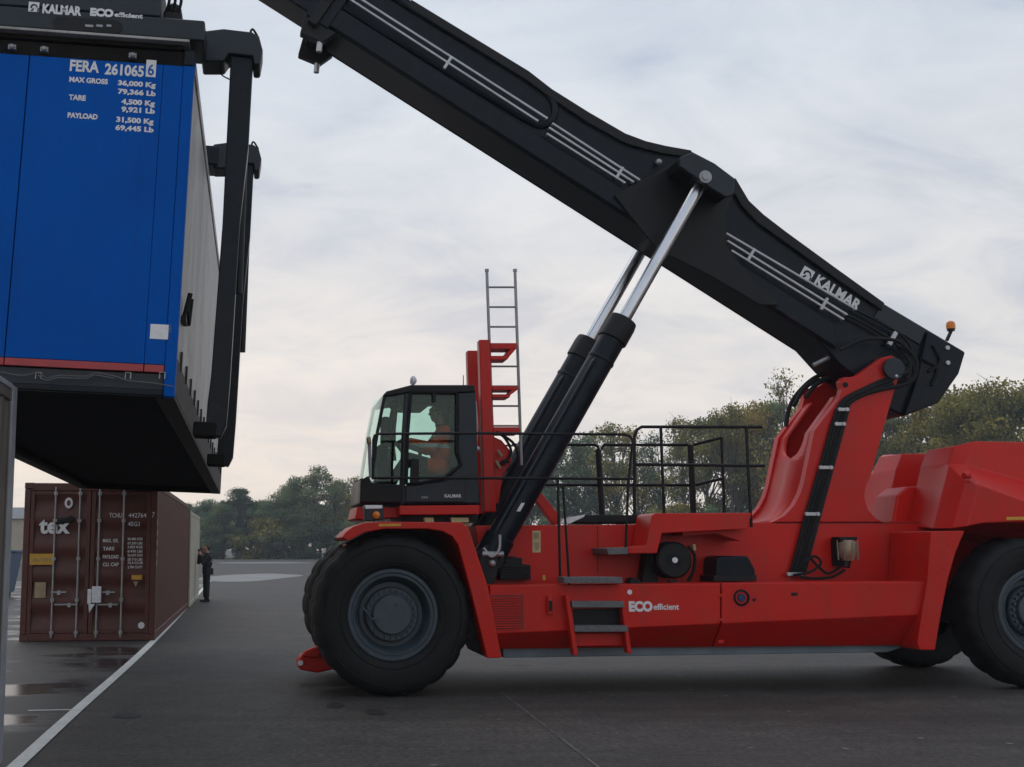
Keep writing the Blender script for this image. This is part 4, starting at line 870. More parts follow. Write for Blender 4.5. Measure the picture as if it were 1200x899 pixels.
# standing photographer: local +x faces left-front of picture
def standing():
    b = MB()
    for s in (-1, 1):
        cap(b, (0, s*.085, .93), (.01, s*.095, .50), .098, .068); cap(b, (.01, s*.095, .50), (-.02, s*.10, .10), .066, .045)
        cap(b, (-.02, s*.10, .10), (-.02, s*.10, .06), .05, .05); cap(b, (-.05, s*.10, .045), (.15, s*.115, .035), .044, .034)
        cap(b, (0, s*.085, .85), (.0, s*.095, .2), .098, .075)      # loose trousers
    cap(b, (0,-.07,.95), (0,.07,.95), .125, .125); cap(b, (0,-.07,1.05), (0,.07,1.05), .125, .125); cap(b, (.0,-.09,1.2), (0,.09,1.2), .128, .128); cap(b, (-.01,-.13,1.36), (-.01,.13,1.36), .11, .11); cap(b, (-.01,-.17,1.42), (-.01,.17,1.42), .075, .075)
    for s in (-1, 1):
        e = (.20, s*.22, 1.23); w = (.24, s*.09, 1.50)
        cap(b, (-.01, s*.20, 1.41), e, .068, .058); cap(b, e, w, .056, .040); hand(b, w, (-.1, -s*.35, .9), (1,0,0.2) if s > 0 else (-1,0,-.2), 1.0)
    head(b, (.035, 0, 1.66), (1, 0, -.12))
    def rule(c):
        if c.z > 1.53 or (c.z > 1.475 and c.x > .17): return 2 if not (c.z > 1.53 and c.x > .19) else 2
        if c.z > .90: return 0
        if c.z < .085: return 3
        return 1
    return b, rule
b, rule = standing()
pp_ = ground(241.5, 705.5); py_ = R(205)
PE = remesh(b, 'person', [M['jacket'], M['trouser'], M['skin'], M['black']], rule)
PE.location = pp_; PE.rotation_euler = (0, 0, py_)
tag(PE, 'person in black jacket and dark trousers standing by the cream container taking a photo', 'person')
hb = MB().ball((.005,0,1.70), .105, 10, (1.0,.95,.95)); hb.v = [p if p.x < .06 or p.z > 1.74 else Vector((.04, p.y, p.z)) for p in hb.v]
hb.build('hair', M['hair'], PE)
CM = MB().box((.17,-.055,1.58),(.235,.075,1.66)).tube([(.235,.0,1.62),(.30,.0,1.62)], .035, 16).box((.18,-.03,1.66),(.22,.03,1.685)).build('camera', M['black'], None, bevel=.008)
CM.location = pp_; CM.rotation_euler = (0,0,py_); tag(CM, 'small black camera held up to the face of the standing person', 'camera')
q = MB().box((-.13,.16,.86),(.10,.30,1.06)).tube(curve([(-.06,.24,1.06),(-.12,.16,1.25),(-.10,.02,1.44),(-.02,-.12,1.49)]), .016, 6)
BG = q.build('shoulder_bag', M['jacket'], None, bevel=.03); BG.location = pp_; BG.rotation_euler = (0,0,py_)
tag(BG, 'black shoulder bag hanging at the hip of the standing person', 'bag')
# driver, seated facing left (local -x of the machine)
def driver():
    b = MB(); hz = fl + .25; hx = s0.x + .14; cy = 1.58
    cap(b, (hx,cy-.08,hz), (hx,cy+.08,hz), .125, .125); cap(b, (hx+.03,cy-.08,hz+.2), (hx+.03,cy+.08,hz+.2), .15, .15); cap(b, (hx+.05,cy-.12,hz+.40), (hx+.05,cy+.12,hz+.40), .115, .115); cap(b, (hx+.05,cy-.16,hz+.48), (hx+.05,cy+.16,hz+.48), .075, .075)
    for s in (-1, 1):
        k = (hx-.41, cy+s*.13, hz+.10); an = (hx-.62, cy+s*.13, fl+.07)
        cap(b, (hx-.02,cy+s*.09,hz-.02), k, .105, .085); cap(b, k, an, .080, .062); cap(b, (hx-.60,cy+s*.13,fl+.05), (hx-.78,cy+s*.14,fl+.10), .042, .034)
        e = (hx-.12, cy+s*.25, hz+.24); w = (cc.x+.06, cy+s*.16, cc.z+.04)
        cap(b, (hx+.05,cy+s*.19,hz+.46), e, .078, .070); cap(b, e, (e[0]*.25+w[0]*.75, e[1]*.25+w[1]*.75, e[2]*.25+w[2]*.75), .070, .055); cap(b, e, w, .053, .038); hand(b, w, (-.8,0,-.2), (0,-s*1.0,.1), 1.2)
    head(b, (hx-.02,cy,hz+.72), (-1,-.15,-.05))
    def rule(c):
        if c.z > hz+.56: return 2
        if c.x < cc.x+.13 and c.z > hz+.05 and c.x > cc.x-.2 and c.z > cc.z-.1: return 2
        if c.z < fl+.1: return 3
        if c.z > hz+.535: return 3
        if c.x < hx-.06 and c.z < hz+.19: return 4 if c.x < hx-.18 else 1
        if hz+.235 < c.z < hz+.285 or hz+.39 < c.z < hz+.43: return 5
        return 0
    return b, rule, Vector((hx-.02,cy,hz+.72))
b, rule, hc = driver()
DV = remesh(b, 'person', [M['orange'], M['orange'], M['skin'], M['black'], M['navy'], M['reflect']], rule, vox=.012)
DV.location = M0; DV.rotation_euler = (0,0,AN)
tag(DV, 'driver in a bright orange work jacket sitting inside the cab of the reach stacker', 'person')
hb = MB().ball(hc+Vector((.025,0,.04)), .108, 10, (1.0,.94,.95)); hb.v = [p if p.x > hc.x-.05 or p.z > hc.z+.09 else Vector((hc.x-.03, p.y, p.z)) for p in hb.v]
hb.build('hair', M['hair'], DV)

# ================================================================== TREES
def make_tree(seed, kind):
    rnd = random.Random(seed); H_ = 15.0
    tk = MB(); fo = MB(); fo.n = []
    lean = Vector((rnd.uniform(-.6,.6), rnd.uniform(-.6,.6), 0)); spec = {'round': (.30,.55,4.2,24,1.0), 'tall': (.25,.5,3.2,24,1.0), 'loose': (.35,.5,3.8,22,.42), 'bare': (.35,.5,3.4,20,.16), 'bush': (.05,.5,3.6,16,1.15)}[kind]
    base, _, cr, nl, den = spec; hh = H_ if kind != 'bush' else 5.0
    top = Vector((0,0,hh*.9)) + lean
    path = [Vector((0,0,-.1)), Vector((0,0,hh*.25))+lean*.2, Vector((0,0,hh*.55))+lean*.6, top]
    tk.tube(curve(path, 4), [.34 - .31*i/12 for i in range(13)], 7)
    lobes = []
    for i in range(nl):
        t = rnd.random(); z = hh*(base + (1-base)*.93*t); w = rnd.uniform(0, 2*math.pi)
        prof = math.sin(math.pi*min(1, max(.06, (t*.80+.18))))**.7
        rad = cr*prof*math.sqrt(rnd.uniform(.08, 1)); c = Vector((rad*math.cos(w), rad*math.sin(w), z)) + lean*(z/hh)
        lr = rnd.uniform(.9, 1.75)*(1 if kind != 'bush' else .8)
        lobes.append((c, lr))
        s = Vector((0,0,max(.8, z*.62 - .4))) + lean*(z*.6/hh)
        mid = (s+c)/2 + Vector((0,0,-.3)); tk.tube(curve([s, mid, c], 3), [.10-.013*j for j in range(7)], 5)
        if kind in ('bare', 'loose'):
            for _ in range(5):
                d = Vector((rnd.gauss(0,1), rnd.gauss(0,1), abs(rnd.gauss(.6,.8)))).normalized()*rnd.uniform(.8,1.9); tk.tube([c-(c-s)*rnd.uniform(0,.35), c+d*.5, c+d], [.035,.022,.008], 4)
    for c, lr in lobes:
        for _ in range(int(400*den*lr)):
            d = Vector((rnd.gauss(0,1), rnd.gauss(0,1), rnd.gauss(0,1))).normalized(); rr_ = lr*(rnd.random()**.45)*rnd.uniform(.8,1.15); p = c + Vector((d.x*rr_*1.15, d.y*rr_*1.15, d.z*rr_*.8))
            nl_ = (d + Vector((0,0,.25)) + Vector((rnd.gauss(0,.25), rnd.gauss(0,.25), rnd.gauss(0,.25)))).normalized(); fo.n += [nl_]*4; a = Vector((rnd.gauss(0,1), rnd.gauss(0,1), rnd.gauss(0,1))).normalized(); a = a if a.dot(nl_) > 0 else -a; bq_ = a.orthogonal().normalized(); bq_.rotate(Quaternion(a, rnd.uniform(0,6.28))); sz = rnd.uniform(.08,.18)
            cc_ = a.cross(bq_)
            fo.v += [p-bq_*sz, p-cc_*sz*.7, p+bq_*sz, p+cc_*sz*.7]; k = len(fo.v); fo.f.append((k-4,k-3,k-2,k-1))
    return tk, fo
PROTO = {}
def proto(key, kind, seed, leaf):
    tk, fo = make_tree(seed, kind)
    PROTO[key] = (tk, fo, leaf, None)
def plant(key, X, Y, h, rz, label, group=None, cat='tree', name='tree', base=15.0, wid=1.0):
    tk, fo, leaf, first = PROTO[key]
    if first is None:
        root = empty(name, (X,Y,0), rz)
        tk.build('trunk', M['bark'], root, recalc=False); co_ = fo.build('crown' if name == 'tree' else 'foliage', M[leaf], root, smooth=False, recalc=False); co_.data.polygons.foreach_set('use_smooth', [True]*len(co_.data.polygons)); co_.data.normals_split_custom_set_from_vertices([tuple(q_) for q_ in fo.n])
        PROTO[key] = (tk, fo, leaf, root)
    else:
        root = first.copy(); COL.objects.link(root)
        for ch in list(first.children):
            c = ch.copy(); COL.objects.link(c); c.parent = root
        root.location = (X,Y,0); root.rotation_euler = (0,0,rz)
    s = h/base; root.scale = (s*wid, s*wid, s)
    tag(root, label, cat, group); return root
for i, (k, kind, lf) in enumerate((('rg1','round','leafg'),('rg2','round','leafg'),('td1','tall','leafd'),('ra1','round','leafa'),('ra2','round','leafa'),('ra3','tall','leafa'),('lo1','loose','leafa'),('lo2','loose','leafg'),('ba1','bare','leafa'),('bu1','bush','leafd'),('bu2','bush','leafg'),('bu3','bush','leafa'))):
    proto(k, kind, 100+i*7, lf)
def Zline(x): return 185 if x <= 430 else 185 - (x-430)*.105
LG = 'trees of the far wood left of the stacker'; MG = 'trees behind the stacker railings'; RG = 'autumn trees behind the counterweight'
rt_ = random.Random(3)
TL = [ # px, top y, proto, label, group
 (205,592,'td1',None,LG),(238,585,'rg1',None,LG),(262,592,'rg2',None,LG),(284,574,'td1','dark pointed tree left in the far wood beside the hanging container',None),(305,588,'rg2',None,LG),(326,580,'rg1',None,LG),
 (345,570,'rg2',None,LG),(368,545,'rg1','tallest round-crowned tree rising above the far wood left of the cab',None),(392,566,'ra3',None,LG),(412,561,'lo1','thin yellowing tree just left of the cab',None),(434,566,'rg2',None,LG),(458,570,'rg1',None,LG),(490,572,'td1',None,LG),(520,570,'rg1',None,LG),(550,566,'rg2',None,LG),(585,560,'rg1',None,LG),
 (620,538,'lo2',None,MG),(646,524,'rg2',None,MG),(672,508,'lo2',None,MG),(700,505,'rg1',None,MG),(722,498,'lo1',None,MG),(748,503,'ba1','sparse half-bare tree with sky showing through behind the railings',None),(775,503,'lo2',None,MG),(800,492,'lo1',None,MG),(828,487,'ra1',None,MG),(856,476,'lo1',None,MG),(884,468,'ra2',None,MG),(908,474,'rg2',None,MG),(926,436,'ba1','bare twiggy treetop sticking up beside the red tower',None),(958,470,'ra1',None,MG),
 (1000,478,'lo1',None,RG),(1040,486,'ra3',None,RG),(1072,474,'ra2',None,RG),(1100,462,'lo1',None,RG),(1128,452,'ra1','tall yellow brown tree over the middle of the counterweight',None),(1156,455,'ra2',None,RG),(1182,447,'lo1','loose yellowing tree at the right edge of the photo',None),(1210,460,'rg2',None,RG),(1245,470,'ra1',None,RG)]
for k_ in range(17): TL.append((200 + k_*16, 584 + (k_*7) % 11, ('rg2','td1','rg1')[k_ % 3], None, LG))
LAB = {LG: 'hazy green tree in the far wood left of the stacker', MG: 'olive tree standing behind the black railings of the stacker', RG: 'autumn tree standing behind the red counterweight'}
for i_, (px, ty_, key, lab, grp) in enumerate(TL):
    Z_ = Zline(px) * rt_.uniform(.97, 1.05) + (14 if i_ >= len(TL) - 17 else 0); h = (642.0 - ty_)/F*Z_ + 1.7
    plant(key, at_depth(px, Z_), Z_, h*1.02, rt_.uniform(0,6.28), lab or LAB[grp], grp if not lab else grp, wid=rt_.uniform(.9,1.15)*min(1.35, 15/h))
BGR = 'bushes along the foot of the tree line'
for k, px in enumerate(range(215, 1260, 24)):
    Z_ = Zline(px) - rt_.uniform(3, 9); h = rt_.uniform(4.0, 6.5) if px < 620 or px > 960 else rt_.uniform(4.5, 7.5)
    plant(('bu1','bu2','bu1','bu2','bu3')[k % 5], at_depth(px+rt_.uniform(-6,6), Z_), Z_, h, rt_.uniform(0,6.28), 'leafy bush at the foot of the tree line across the yard', BGR, 'bush', 'bush', base=5.0, wid=rt_.uniform(.9,1.2))

# far left: low building and blue bin beyond the containers
bx = at_depth(30, 120)
BD = empty('building', (bx,120,0)); tag(BD, 'low beige building far off at the left edge', 'building')
MB().box((-26,0,0),(0,10,4.6)).build('wall', M['wallb'], BD, bevel=.02)
MB().ext([(-26.4,-.4,4.6),(-26.4,10.4,4.6),(-26.4,5,5.9)], (26.8,0,0)).build('roof', M['roofb'], BD)
for k in range(8):
    w = MB().box((-25+k*3.1,-.06,1.2),(-23.6+k*3.1,-.01,2.8)).build('window', M['darkglass'], BD)
    MB().box((-25.1+k*3.1,-.12,1.08),(-23.5+k*3.1,.0,1.19)).build('sill', M['wallb'], w)
BN = empty('skip', (at_depth(18,41)-.4, 41.5, 0), .1); tag(BN, 'blue grey open metal skip beyond the maroon container at left', 'skip')
MB().ext([(-1.6,0,.15),(.1,0,.15),(.35,0,1.55),(-1.85,0,1.55)], (0,1.5,0)).build('bin_body', M['skip'], BN, bevel=.02)
q = MB()
for k in range(5): q.box((-1.6+k*.4,-.05,.25),(-1.54+k*.4,-.003,1.45))
q.box((-1.9,-.06,1.555),(.4,1.56,1.62)).build('rib_frame', M['skip'], BN, bevel=.01)
MB().box((-1.5,.1,0),(-1.3,1.4,.148)).box((-.2,.1,0),(0,1.4,.148)).build('skid', M['black'], BN)

# ================================================================== GROUND
def asphalt():
    mt, nt, b = newmat('asphalt'); N_ = nt.nodes; L = nt.links
    tc = N_.new('ShaderNodeTexCoord')
    def noise(sc, det, rough=.6, vec=None):
        n = N_.new('ShaderNodeTexNoise'); n.inputs['Scale'].default_value = sc; n.inputs['Detail'].default_value = det; n.inputs['Roughness'].default_value = rough
        L.new(vec or tc.outputs['Object'], n.inputs['Vector']); return n
    mp = N_.new('ShaderNodeMapping'); mp.inputs['Scale'].default_value = (.35,1,1); mp.inputs['Rotation'].default_value = (0,0,R(-5)); L.new(tc.outputs['Object'], mp.inputs['Vector'])
    n1 = noise(.25, 6, .6, mp.outputs[0]); n2 = noise(2.2, 8, .7); n3 = noise(17, 6, .85); n4 = noise(400, 2, .5)
    cr = N_.new('ShaderNodeValToRGB'); e = cr.color_ramp.elements; e[0].position = .36; e[0].color = (.034,.030,.0275,1); e[1].position = .66; e[1].color = (.076,.068,.062,1); L.new(n1.outputs['Fac'], cr.inputs['Fac'])
    c2 = N_.new('ShaderNodeValToRGB'); e = c2.color_ramp.elements; e[0].position = .3; e[0].color = (.68,.68,.68,1); e[1].position = .7; e[1].color = (1.28,1.27,1.25,1); L.new(n2.outputs['Fac'], c2.inputs['Fac'])
    c3 = N_.new('ShaderNodeValToRGB'); e = c3.color_ramp.elements; e[0].position = .41; e[0].color = (.50,.50,.50,1); e[1].position = .60; e[1].color = (1.6,1.6,1.58,1); L.new(n3.outputs['Fac'], c3.inputs['Fac'])
    m1 = N_.new('ShaderNodeMix'); m1.data_type = 'RGBA'; m1.blend_type = 'MULTIPLY'; m1.inputs['Factor'].default_value = 1; L.new(cr.outputs[0], m1.inputs['A']); L.new(c2.outputs[0], m1.inputs['B'])
    m2 = N_.new('ShaderNodeMix'); m2.data_type = 'RGBA'; m2.blend_type = 'MULTIPLY'; m2.inputs['Factor'].default_value = .9; L.new(m1.outputs['Result'], m2.inputs['A']); L.new(c3.outputs[0], m2.inputs['B'])
    # scattered pale specks and dark oil drips
    vo = N_.new('ShaderNodeTexVoronoi'); vo.inputs['Scale'].default_value = 1.6; L.new(tc.outputs['Object'], vo.inputs['Vector'])
    sp = N_.new('ShaderNodeValToRGB'); sp.color_ramp.interpolation = 'EASE'; e = sp.color_ramp.elements; e[0].position = .035; e[0].color = (1,1,1,1); e[1].position = .06; e[1].color = (0,0,0,1); L.new(vo.outputs['Distance'], sp.inputs['Fac'])
    m3 = N_.new('ShaderNodeMix'); m3.data_type = 'RGBA'; L.new(sp.outputs[0], m3.inputs['Factor']); L.new(m2.outputs['Result'], m3.inputs['A']); m3.inputs['B'].default_value = (.17,.165,.155,1)
    vo2 = N_.new('ShaderNodeTexVoronoi'); vo2.inputs['Scale'].default_value = .33; L.new(tc.outputs['Object'], vo2.inputs['Vector'])
    ad = N_.new('ShaderNodeMath'); ad.operation = 'MULTIPLY_ADD'; ad.inputs[1].default_value = .16; L.new(n2.outputs['Fac'], ad.inputs[0]); L.new(vo2.outputs['Distance'], ad.inputs[2])
    s2 = N_.new('ShaderNodeValToRGB'); e = s2.color_ramp.elements; e[0].position = .125; e[0].color = (.75,.75,.75,1); e[1].position = .15; e[1].color = (0,0,0,1); L.new(ad.outputs[0], s2.inputs['Fac'])
    m4 = N_.new('ShaderNodeMix'); m4.data_type = 'RGBA'; L.new(s2.outputs[0], m4.inputs['Factor']); L.new(m3.outputs['Result'], m4.inputs['A']); m4.inputs['B'].default_value = (.014,.014,.015,1)
    # cracks and long rubber streaks
    vd = N_.new('ShaderNodeVectorMath'); vd.operation = 'MULTIPLY_ADD'; vd.inputs[1].default_value = (.9,.9,0); L.new(n2.outputs['Color'], vd.inputs[0]); L.new(tc.outputs['Object'], vd.inputs[2])
    v3 = N_.new('ShaderNodeTexVoronoi'); v3.feature = 'DISTANCE_TO_EDGE'; v3.inputs['Scale'].default_value = .16; L.new(vd.outputs[0], v3.inputs['Vector'])
    k3 = N_.new('ShaderNodeValToRGB'); e = k3.color_ramp.elements; e[0].position = .0; e[0].color = (.55,.55,.55,1); e[1].position = .0035; e[1].color = (0,0,0,1); L.new(v3.outputs['Distance'], k3.inputs['Fac'])
    m5 = N_.new('ShaderNodeMix'); m5.data_type = 'RGBA'; L.new(k3.outputs[0], m5.inputs['Factor']); L.new(m4.outputs['Result'], m5.inputs['A']); m5.inputs['B'].default_value = (.012,.011,.011,1)
    mp2 = N_.new('ShaderNodeMapping'); mp2.inputs['Scale'].default_value = (.05,1.6,1); mp2.inputs['Rotation'].default_value = (0,0,R(-5.4)); L.new(tc.outputs['Object'], mp2.inputs['Vector'])
    n5 = noise(1.0, 4, .6, mp2.outputs[0]); k5 = N_.new('ShaderNodeValToRGB'); e = k5.color_ramp.elements; e[0].position = .52; e[0].color = (0,0,0,1); e[1].position = .68; e[1].color = (.5,.5,.5,1); L.new(n5.outputs['Fac'], k5.inputs['Fac'])
    m6 = N_.new('ShaderNodeMix'); m6.data_type = 'RGBA'; L.new(k5.outputs[0], m6.inputs['Factor']); L.new(m5.outputs['Result'], m6.inputs['A']); m6.inputs['B'].default_value = (.024,.022,.021,1)
    L.new(m6.outputs['Result'], b.inputs['Base Color'])
    rr = N_.new('ShaderNodeMapRange'); rr.inputs['To Min'].default_value = .55; rr.inputs['To Max'].default_value = .85; L.new(n1.outputs['Fac'], rr.inputs['Value']); L.new(rr.outputs[0], b.inputs['Roughness'])
    bp = N_.new('ShaderNodeBump'); bp.inputs['Strength'].default_value = .45; bp.inputs['Distance'].default_value = .012; L.new(n3.outputs['Fac'], bp.inputs['Height']); L.new(bp.outputs[0], b.inputs['Normal'])
    b.inputs['Specular IOR Level'].default_value = .35
    return mt
def wetmat(name, dry, wet, th, sc=(.3,1,1)):
    mt, nt, b = newmat(name); N_ = nt.nodes; L = nt.links
    tc = N_.new('ShaderNodeTexCoord'); mp = N_.new('ShaderNodeMapping'); mp.inputs['Scale'].default_value = sc; L.new(tc.outputs['Object'], mp.inputs['Vector'])
    n = N_.new('ShaderNodeTexNoise'); n.inputs['Scale'].default_value = .75; n.inputs['Detail'].default_value = 5; n.inputs['Roughness'].default_value = .5; L.new(mp.outputs[0], n.inputs['Vector'])
    n2 = N_.new('ShaderNodeTexNoise'); n2.inputs['Scale'].default_value = 12; n2.inputs['Detail'].default_value = 8; L.new(tc.outputs['Object'], n2.inputs['Vector'])
    mk = N_.new('ShaderNodeValToRGB'); e = mk.color_ramp.elements; e[0].position = th; e[0].color = (0,0,0,1); e[1].position = th+.10; e[1].color = (1,1,1,1); L.new(n.outputs['Fac'], mk.inputs['Fac'])
    d2 = N_.new('ShaderNodeMix'); d2.data_type = 'RGBA'; L.new(n2.outputs['Fac'], d2.inputs['Factor']); d2.inputs['A'].default_value = (*[x*.75 for x in dry],1); d2.inputs['B'].default_value = (*[x*1.2 for x in dry],1)
    mx = N_.new('ShaderNodeMix'); mx.data_type = 'RGBA'; L.new(mk.outputs[0], mx.inputs['Factor']); L.new(d2.outputs['Result'], mx.inputs['A']); mx.inputs['B'].default_value = (*wet,1); L.new(mx.outputs['Result'], b.inputs['Base Color'])
    rr = N_.new('ShaderNodeMapRange'); rr.inputs['To Min'].default_value = .6; rr.inputs['To Max'].default_value = .20; L.new(mk.outputs[0], rr.inputs['Value']); L.new(rr.outputs[0], b.inputs['Roughness'])
    bs = N_.new('ShaderNodeMapRange'); bs.inputs['To Min'].default_value = .35; bs.inputs['To Max'].default_value = .0; L.new(mk.outputs[0], bs.inputs['Value'])
    bp = N_.new('ShaderNodeBump'); bp.inputs['Distance'].default_value = .01; L.new(bs.outputs[0], bp.inputs['Strength']); L.new(n2.outputs['Fac'], bp.inputs['Height']); L.new(bp.outputs[0], b.inputs['Normal'])
    return mt
g = MB(); GX, GY = 900, 900
g.add([(-GX,-60,0),(GX,-60,0),(GX,GY,0),(-GX,GY,0)], [(0,1,2,3)])
tag(g.build('ground', asphalt(), None, smooth=False), kind='structure')
# line along the containers
lp = [ground(x, y) for x, y in ((20,897),(89,833.5),(157,773.5),(195,736.5),(218,712),(232,696.5))]
d0 = (lp[0]-lp[1]).normalized(); lp = [lp[0]+d0*7] + lp + [lp[-1] + (lp[-1]-lp[-2]).normalized()*18]
lp = lp[:1] + curve(lp[1:-1], 5) + lp[-1:]; vs = []
for i, p in enumerate(lp):
    t = (lp[min(i+1,len(lp)-1)] - lp[max(i-1,0)]).normalized(); s_ = Vector((t.y,-t.x,0))*.062; vs += [p-s_+Vector((0,0,.008)), p+s_+Vector((0,0,.008))]
worn = paint('worn_white_paint', (.74,.74,.71), (.62,.62,.59), rough=.7, scale=4, c3=(.2,.19,.18), a3=.6, s3=22)
tag(MB().add(vs, [(2*i,2*i+1,2*i+3,2*i+2) for i in range(len(lp)-1)]).build('painted_line', worn, None, smooth=False), kind='structure')
# wet hardstanding left of the line
va = [p + Vector((-.02,0,.004)) for p in lp]; vs = []
for p in va: vs += [p, Vector((-60, p.y, .004))]
tag(MB().add(vs, [(2*i,2*i+1,2*i+3,2*i+2) for i in range(len(va)-1)]).build('wet_pavement', wetmat('wet_concrete', (.047,.043,.040), (.019,.018,.018), .50, (.5,.9,1)), None, smooth=False), kind='structure')
a, b_ = ground(33,833.5), ground(93,832.5)
tag(MB().add([a+Vector((0,-.03,.009)), b_+Vector((0,-.03,.009)), b_+Vector((0,.03,.009)), a+Vector((0,.03,.009))], [(0,1,2,3)]).build('painted_line', worn, None, smooth=False), kind='structure')
def ground_patch(px0, px1, y0, y1, z=.006, seed=1, n=60):
    rnd = random.Random(seed); ph = [rnd.uniform(0,6.28) for _ in range(6)]
    c0, c1 = ground(px0,(y0+y1)/2), ground(px1,(y0+y1)/2); yn, yf = ground((px0+px1)/2,y1).y, ground((px0+px1)/2,y0).y
    cx, cy, rx, ry = (c0.x+c1.x)/2, (yn+yf)/2, abs(c1.x-c0.x)/2, (yf-yn)/2; pts = []
    for k in range(n):
        w = 2*math.pi*k/n; r = 1 + sum(.10/(j+1)*math.sin((j+2)*w+ph[j]) for j in range(6)); pts.append((cx+rx*r*math.cos(w), cy+ry*r*math.sin(w), z))
    return MB().add(pts, [tuple(range(n))])
pm = paint('pale_ground', (.20,.20,.20), (.10,.10,.10), rough=.5, scale=.3)  # pale grey for the two flat strips on the far ground
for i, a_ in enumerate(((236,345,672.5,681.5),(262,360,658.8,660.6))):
    tag(ground_patch(*a_, seed=i+2, n=90).build('pale_strip', pm, None, smooth=False), kind='structure')
for i, a_ in enumerate(((383,402,824,830),(428,452,832,838),(133,165,835,842))):
    tag(ground_patch(*a_, seed=i+9, z=.005).build('oil_stain', paint('oil_stain', (.024,.023,.023), (.016,.016,.016), rough=.55, scale=9), None, smooth=False), kind='structure')
a, b_ = ground(588,812), ground(715,910); t_ = (b_-a).normalized(); s_ = Vector((t_.y,-t_.x,0))*.013; q = [a+s_, a-s_, b_-s_, b_+s_]
tag(MB().add([p_+Vector((0,0,.005)) for p_ in q], [(0,1,2,3)]).build('asphalt_seam', paint('pale_seam', (.14,.13,.12), (.05,.046,.042), rough=.8, scale=3, c3=(.05,.045,.04), a3=.8, s3=9), None, smooth=False), kind='structure')
gv = ground_patch(-500, 1700, 653.2, 656.5, z=.007, seed=5, n=120)
tag(gv.build('verge', paint('dry_grass_verge', (.10,.105,.06), (.07,.075,.04), rough=.9, scale=.3), None, smooth=False), kind='structure')

# ================================================================== SKY, LIGHT, HAZE
SUN_EL, SUN_AZ = R(62), R(-40)      # azimuth from +Y towards +X: behind the scene, to the left
wd = bpy.data.worlds.new('World'); S.world = wd; wd.use_nodes = True
nt = wd.node_tree; N_ = nt.nodes; L = nt.links; bg = N_['Background']; bg.inputs['Strength'].default_value = .1
sky = N_.new('ShaderNodeTexSky'); sky.sky_type = 'NISHITA'; sky.sun_disc = False; sky.sun_elevation = SUN_EL; sky.sun_rotation = SUN_AZ; sky.dust_density = 3
tc = N_.new('ShaderNodeTexCoord'); sx = N_.new('ShaderNodeSeparateXYZ'); L.new(tc.outputs['Generated'], sx.inputs[0])
def math_(op, a, b=None, c=None):
    n = N_.new('ShaderNodeMath'); n.operation = op
    for i, x in enumerate((a, b, c)):
        if x is None: continue
        if isinstance(x, (int, float)): n.inputs[i].default_value = x
        else: L.new(x, n.inputs[i])
    return n.outputs[0]
zc = math_('MAXIMUM', sx.outputs['Z'], 0.0); zz = math_('ADD', zc, .30)
cx = math_('DIVIDE', sx.outputs['X'], zz); cyy = math_('DIVIDE', sx.outputs['Y'], zz)
cb_ = N_.new('ShaderNodeCombineXYZ'); L.new(math_('MULTIPLY', cx, .75), cb_.inputs[0]); L.new(math_('MULTIPLY', cyy, .95), cb_.inputs[1])
def wnoise(sc, det, rough, dist=0, off=0):
    n = N_.new('ShaderNodeTexNoise'); n.inputs['Scale'].default_value = sc; n.inputs['Detail'].default_value = det; n.inputs['Roughness'].default_value = rough; n.inputs['Distortion'].default_value = dist
    va_ = N_.new('ShaderNodeVectorMath'); va_.operation = 'ADD'; va_.inputs[1].default_value = (off, off*1.7, off*.3); L.new(cb_.outputs[0], va_.inputs[0]); L.new(va_.outputs[0], n.inputs['Vector']); return n.outputs['Fac']
big = wnoise(1.9, 5, .5, .5, 3.1); fine = wnoise(5.5, 8, .6, .7, 8.0)
cl = math_('ADD', math_('MULTIPLY', big, .58), math_('MULTIPLY', fine, .42))
cr = N_.new('ShaderNodeValToRGB'); e = cr.color_ramp.elements
e[0].position = .41; e[0].color = (4.5,5.0,5.85,1); e[1].position = .63; e[1].color = (7.55,7.6,7.6,1)
k = e.new(.52); k.color = (6.4,6.62,6.85,1)
L.new(cl, cr.inputs['Fac'])
# warm low sky
lo = N_.new('ShaderNodeMapRange'); lo.interpolation_type = 'SMOOTHSTEP'; lo.inputs['From Min'].default_value = .40; lo.inputs['From Max'].default_value = .03; L.new(sx.outputs['Z'], lo.inputs['Value'])
lf = N_.new('ShaderNodeMapRange'); lf.interpolation_type = 'SMOOTHSTEP'; lf.inputs['From Min'].default_value = .8; lf.inputs['From Max'].default_value = -.45; lf.inputs['To Min'].default_value = .35; L.new(sx.outputs['X'], lf.inputs['Value'])
wf = math_('MULTIPLY', math_('MULTIPLY', lo.outputs[0], lf.outputs[0]), math_('MULTIPLY_ADD', fine, 1.0, .35))
mw = N_.new('ShaderNodeMix'); mw.data_type = 'RGBA'; mw.clamp_factor = True; L.new(wf, mw.inputs['Factor']); L.new(cr.outputs[0], mw.inputs['A']); mw.inputs['B'].default_value = (9.6,8.2,7.0,1)
ms = N_.new('ShaderNodeMix'); ms.data_type = 'RGBA'; ms.inputs['Factor'].default_value = .88; L.new(sky.outputs[0], ms.inputs['A']); bk_ = N_.new('ShaderNodeMapRange'); bk_.interpolation_type = 'SMOOTHSTEP'; bk_.inputs['From Min'].default_value = -.75; bk_.inputs['From Max'].default_value = .45; bk_.inputs['To Min'].default_value = 1.12; bk_.inputs['To Max'].default_value = 1.0; L.new(sx.outputs['Y'], bk_.inputs['Value'])
hi_ = N_.new('ShaderNodeMapRange'); hi_.interpolation_type = 'SMOOTHSTEP'; hi_.inputs['From Min'].default_value = .14; hi_.inputs['From Max'].default_value = .52; L.new(sx.outputs['Z'], hi_.inputs['Value'])
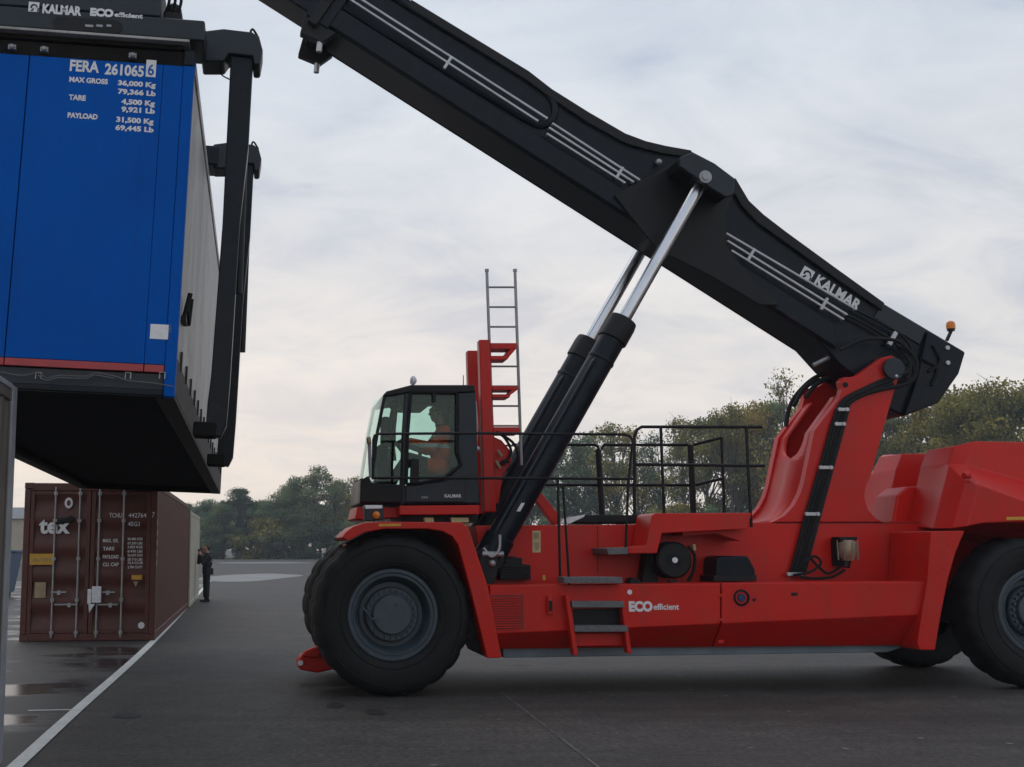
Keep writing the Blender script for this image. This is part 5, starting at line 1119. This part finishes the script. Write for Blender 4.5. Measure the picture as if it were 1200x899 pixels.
mh_ = N_.new('ShaderNodeMix'); mh_.data_type = 'RGBA'; mh_.blend_type = 'MULTIPLY'; L.new(hi_.outputs[0], mh_.inputs['Factor']); L.new(mw.outputs['Result'], mh_.inputs['A']); mh_.inputs['B'].default_value = (.84,.90,.985,1)
mb_ = N_.new('ShaderNodeMix'); mb_.data_type = 'RGBA'; mb_.blend_type = 'MULTIPLY'; mb_.inputs['Factor'].default_value = 1; L.new(mh_.outputs['Result'], mb_.inputs['A']); L.new(bk_.outputs[0], mb_.inputs['B']); L.new(mb_.outputs['Result'], ms.inputs['B'])
L.new(ms.outputs['Result'], bg.inputs['Color'])
sl = bpy.data.lights.new('sun', 'SUN'); sl.energy = .5; sl.angle = R(40); sl.color = (1,.93,.84); so_ = bpy.data.objects.new('sun', sl); COL.objects.link(so_)
sd = Vector((math.sin(SUN_AZ)*math.cos(SUN_EL), math.cos(SUN_AZ)*math.cos(SUN_EL), math.sin(SUN_EL))); so_.rotation_euler = sd.to_track_quat('Z', 'Y').to_euler()

hz = MB().box((-300,-30,-1),(300,330,21)).build('haze', bpy.data.materials.new('haze_air'), None, smooth=False); tag(hz, kind='stuff')
mt = hz.data.materials[0]; mt.use_nodes = True; nn_ = mt.node_tree.nodes; nn_.remove(nn_['Principled BSDF'])
pv_ = nn_.new('ShaderNodeVolumePrincipled'); pv_.inputs['Color'].default_value = (.80,.89,1,1); pv_.inputs['Density'].default_value = .0006; pv_.inputs['Anisotropy'].default_value = .2
mt.node_tree.links.new(pv_.outputs[0], nn_['Material Output'].inputs['Volume'])

cam = bpy.data.cameras.new('camera'); cam.sensor_width = 36; cam.sensor_fit = 'HORIZONTAL'; cam.lens = F/1200*36; cam.shift_x = (600-PX)/1200; cam.clip_start = .1; cam.clip_end = 3000
co = bpy.data.objects.new('scene_camera', cam); COL.objects.link(co); co.location = EYE; co.rotation_euler = (math.pi/2 + TH, 0, 0); S.camera = co
S.view_settings.view_transform = 'Standard'; S.view_settings.look = 'None'; S.view_settings.gamma = 1; S.view_settings.exposure = 0.22; S.view_settings.use_curve_mapping = False
S.render.resolution_x = 1024; S.render.resolution_y = 767
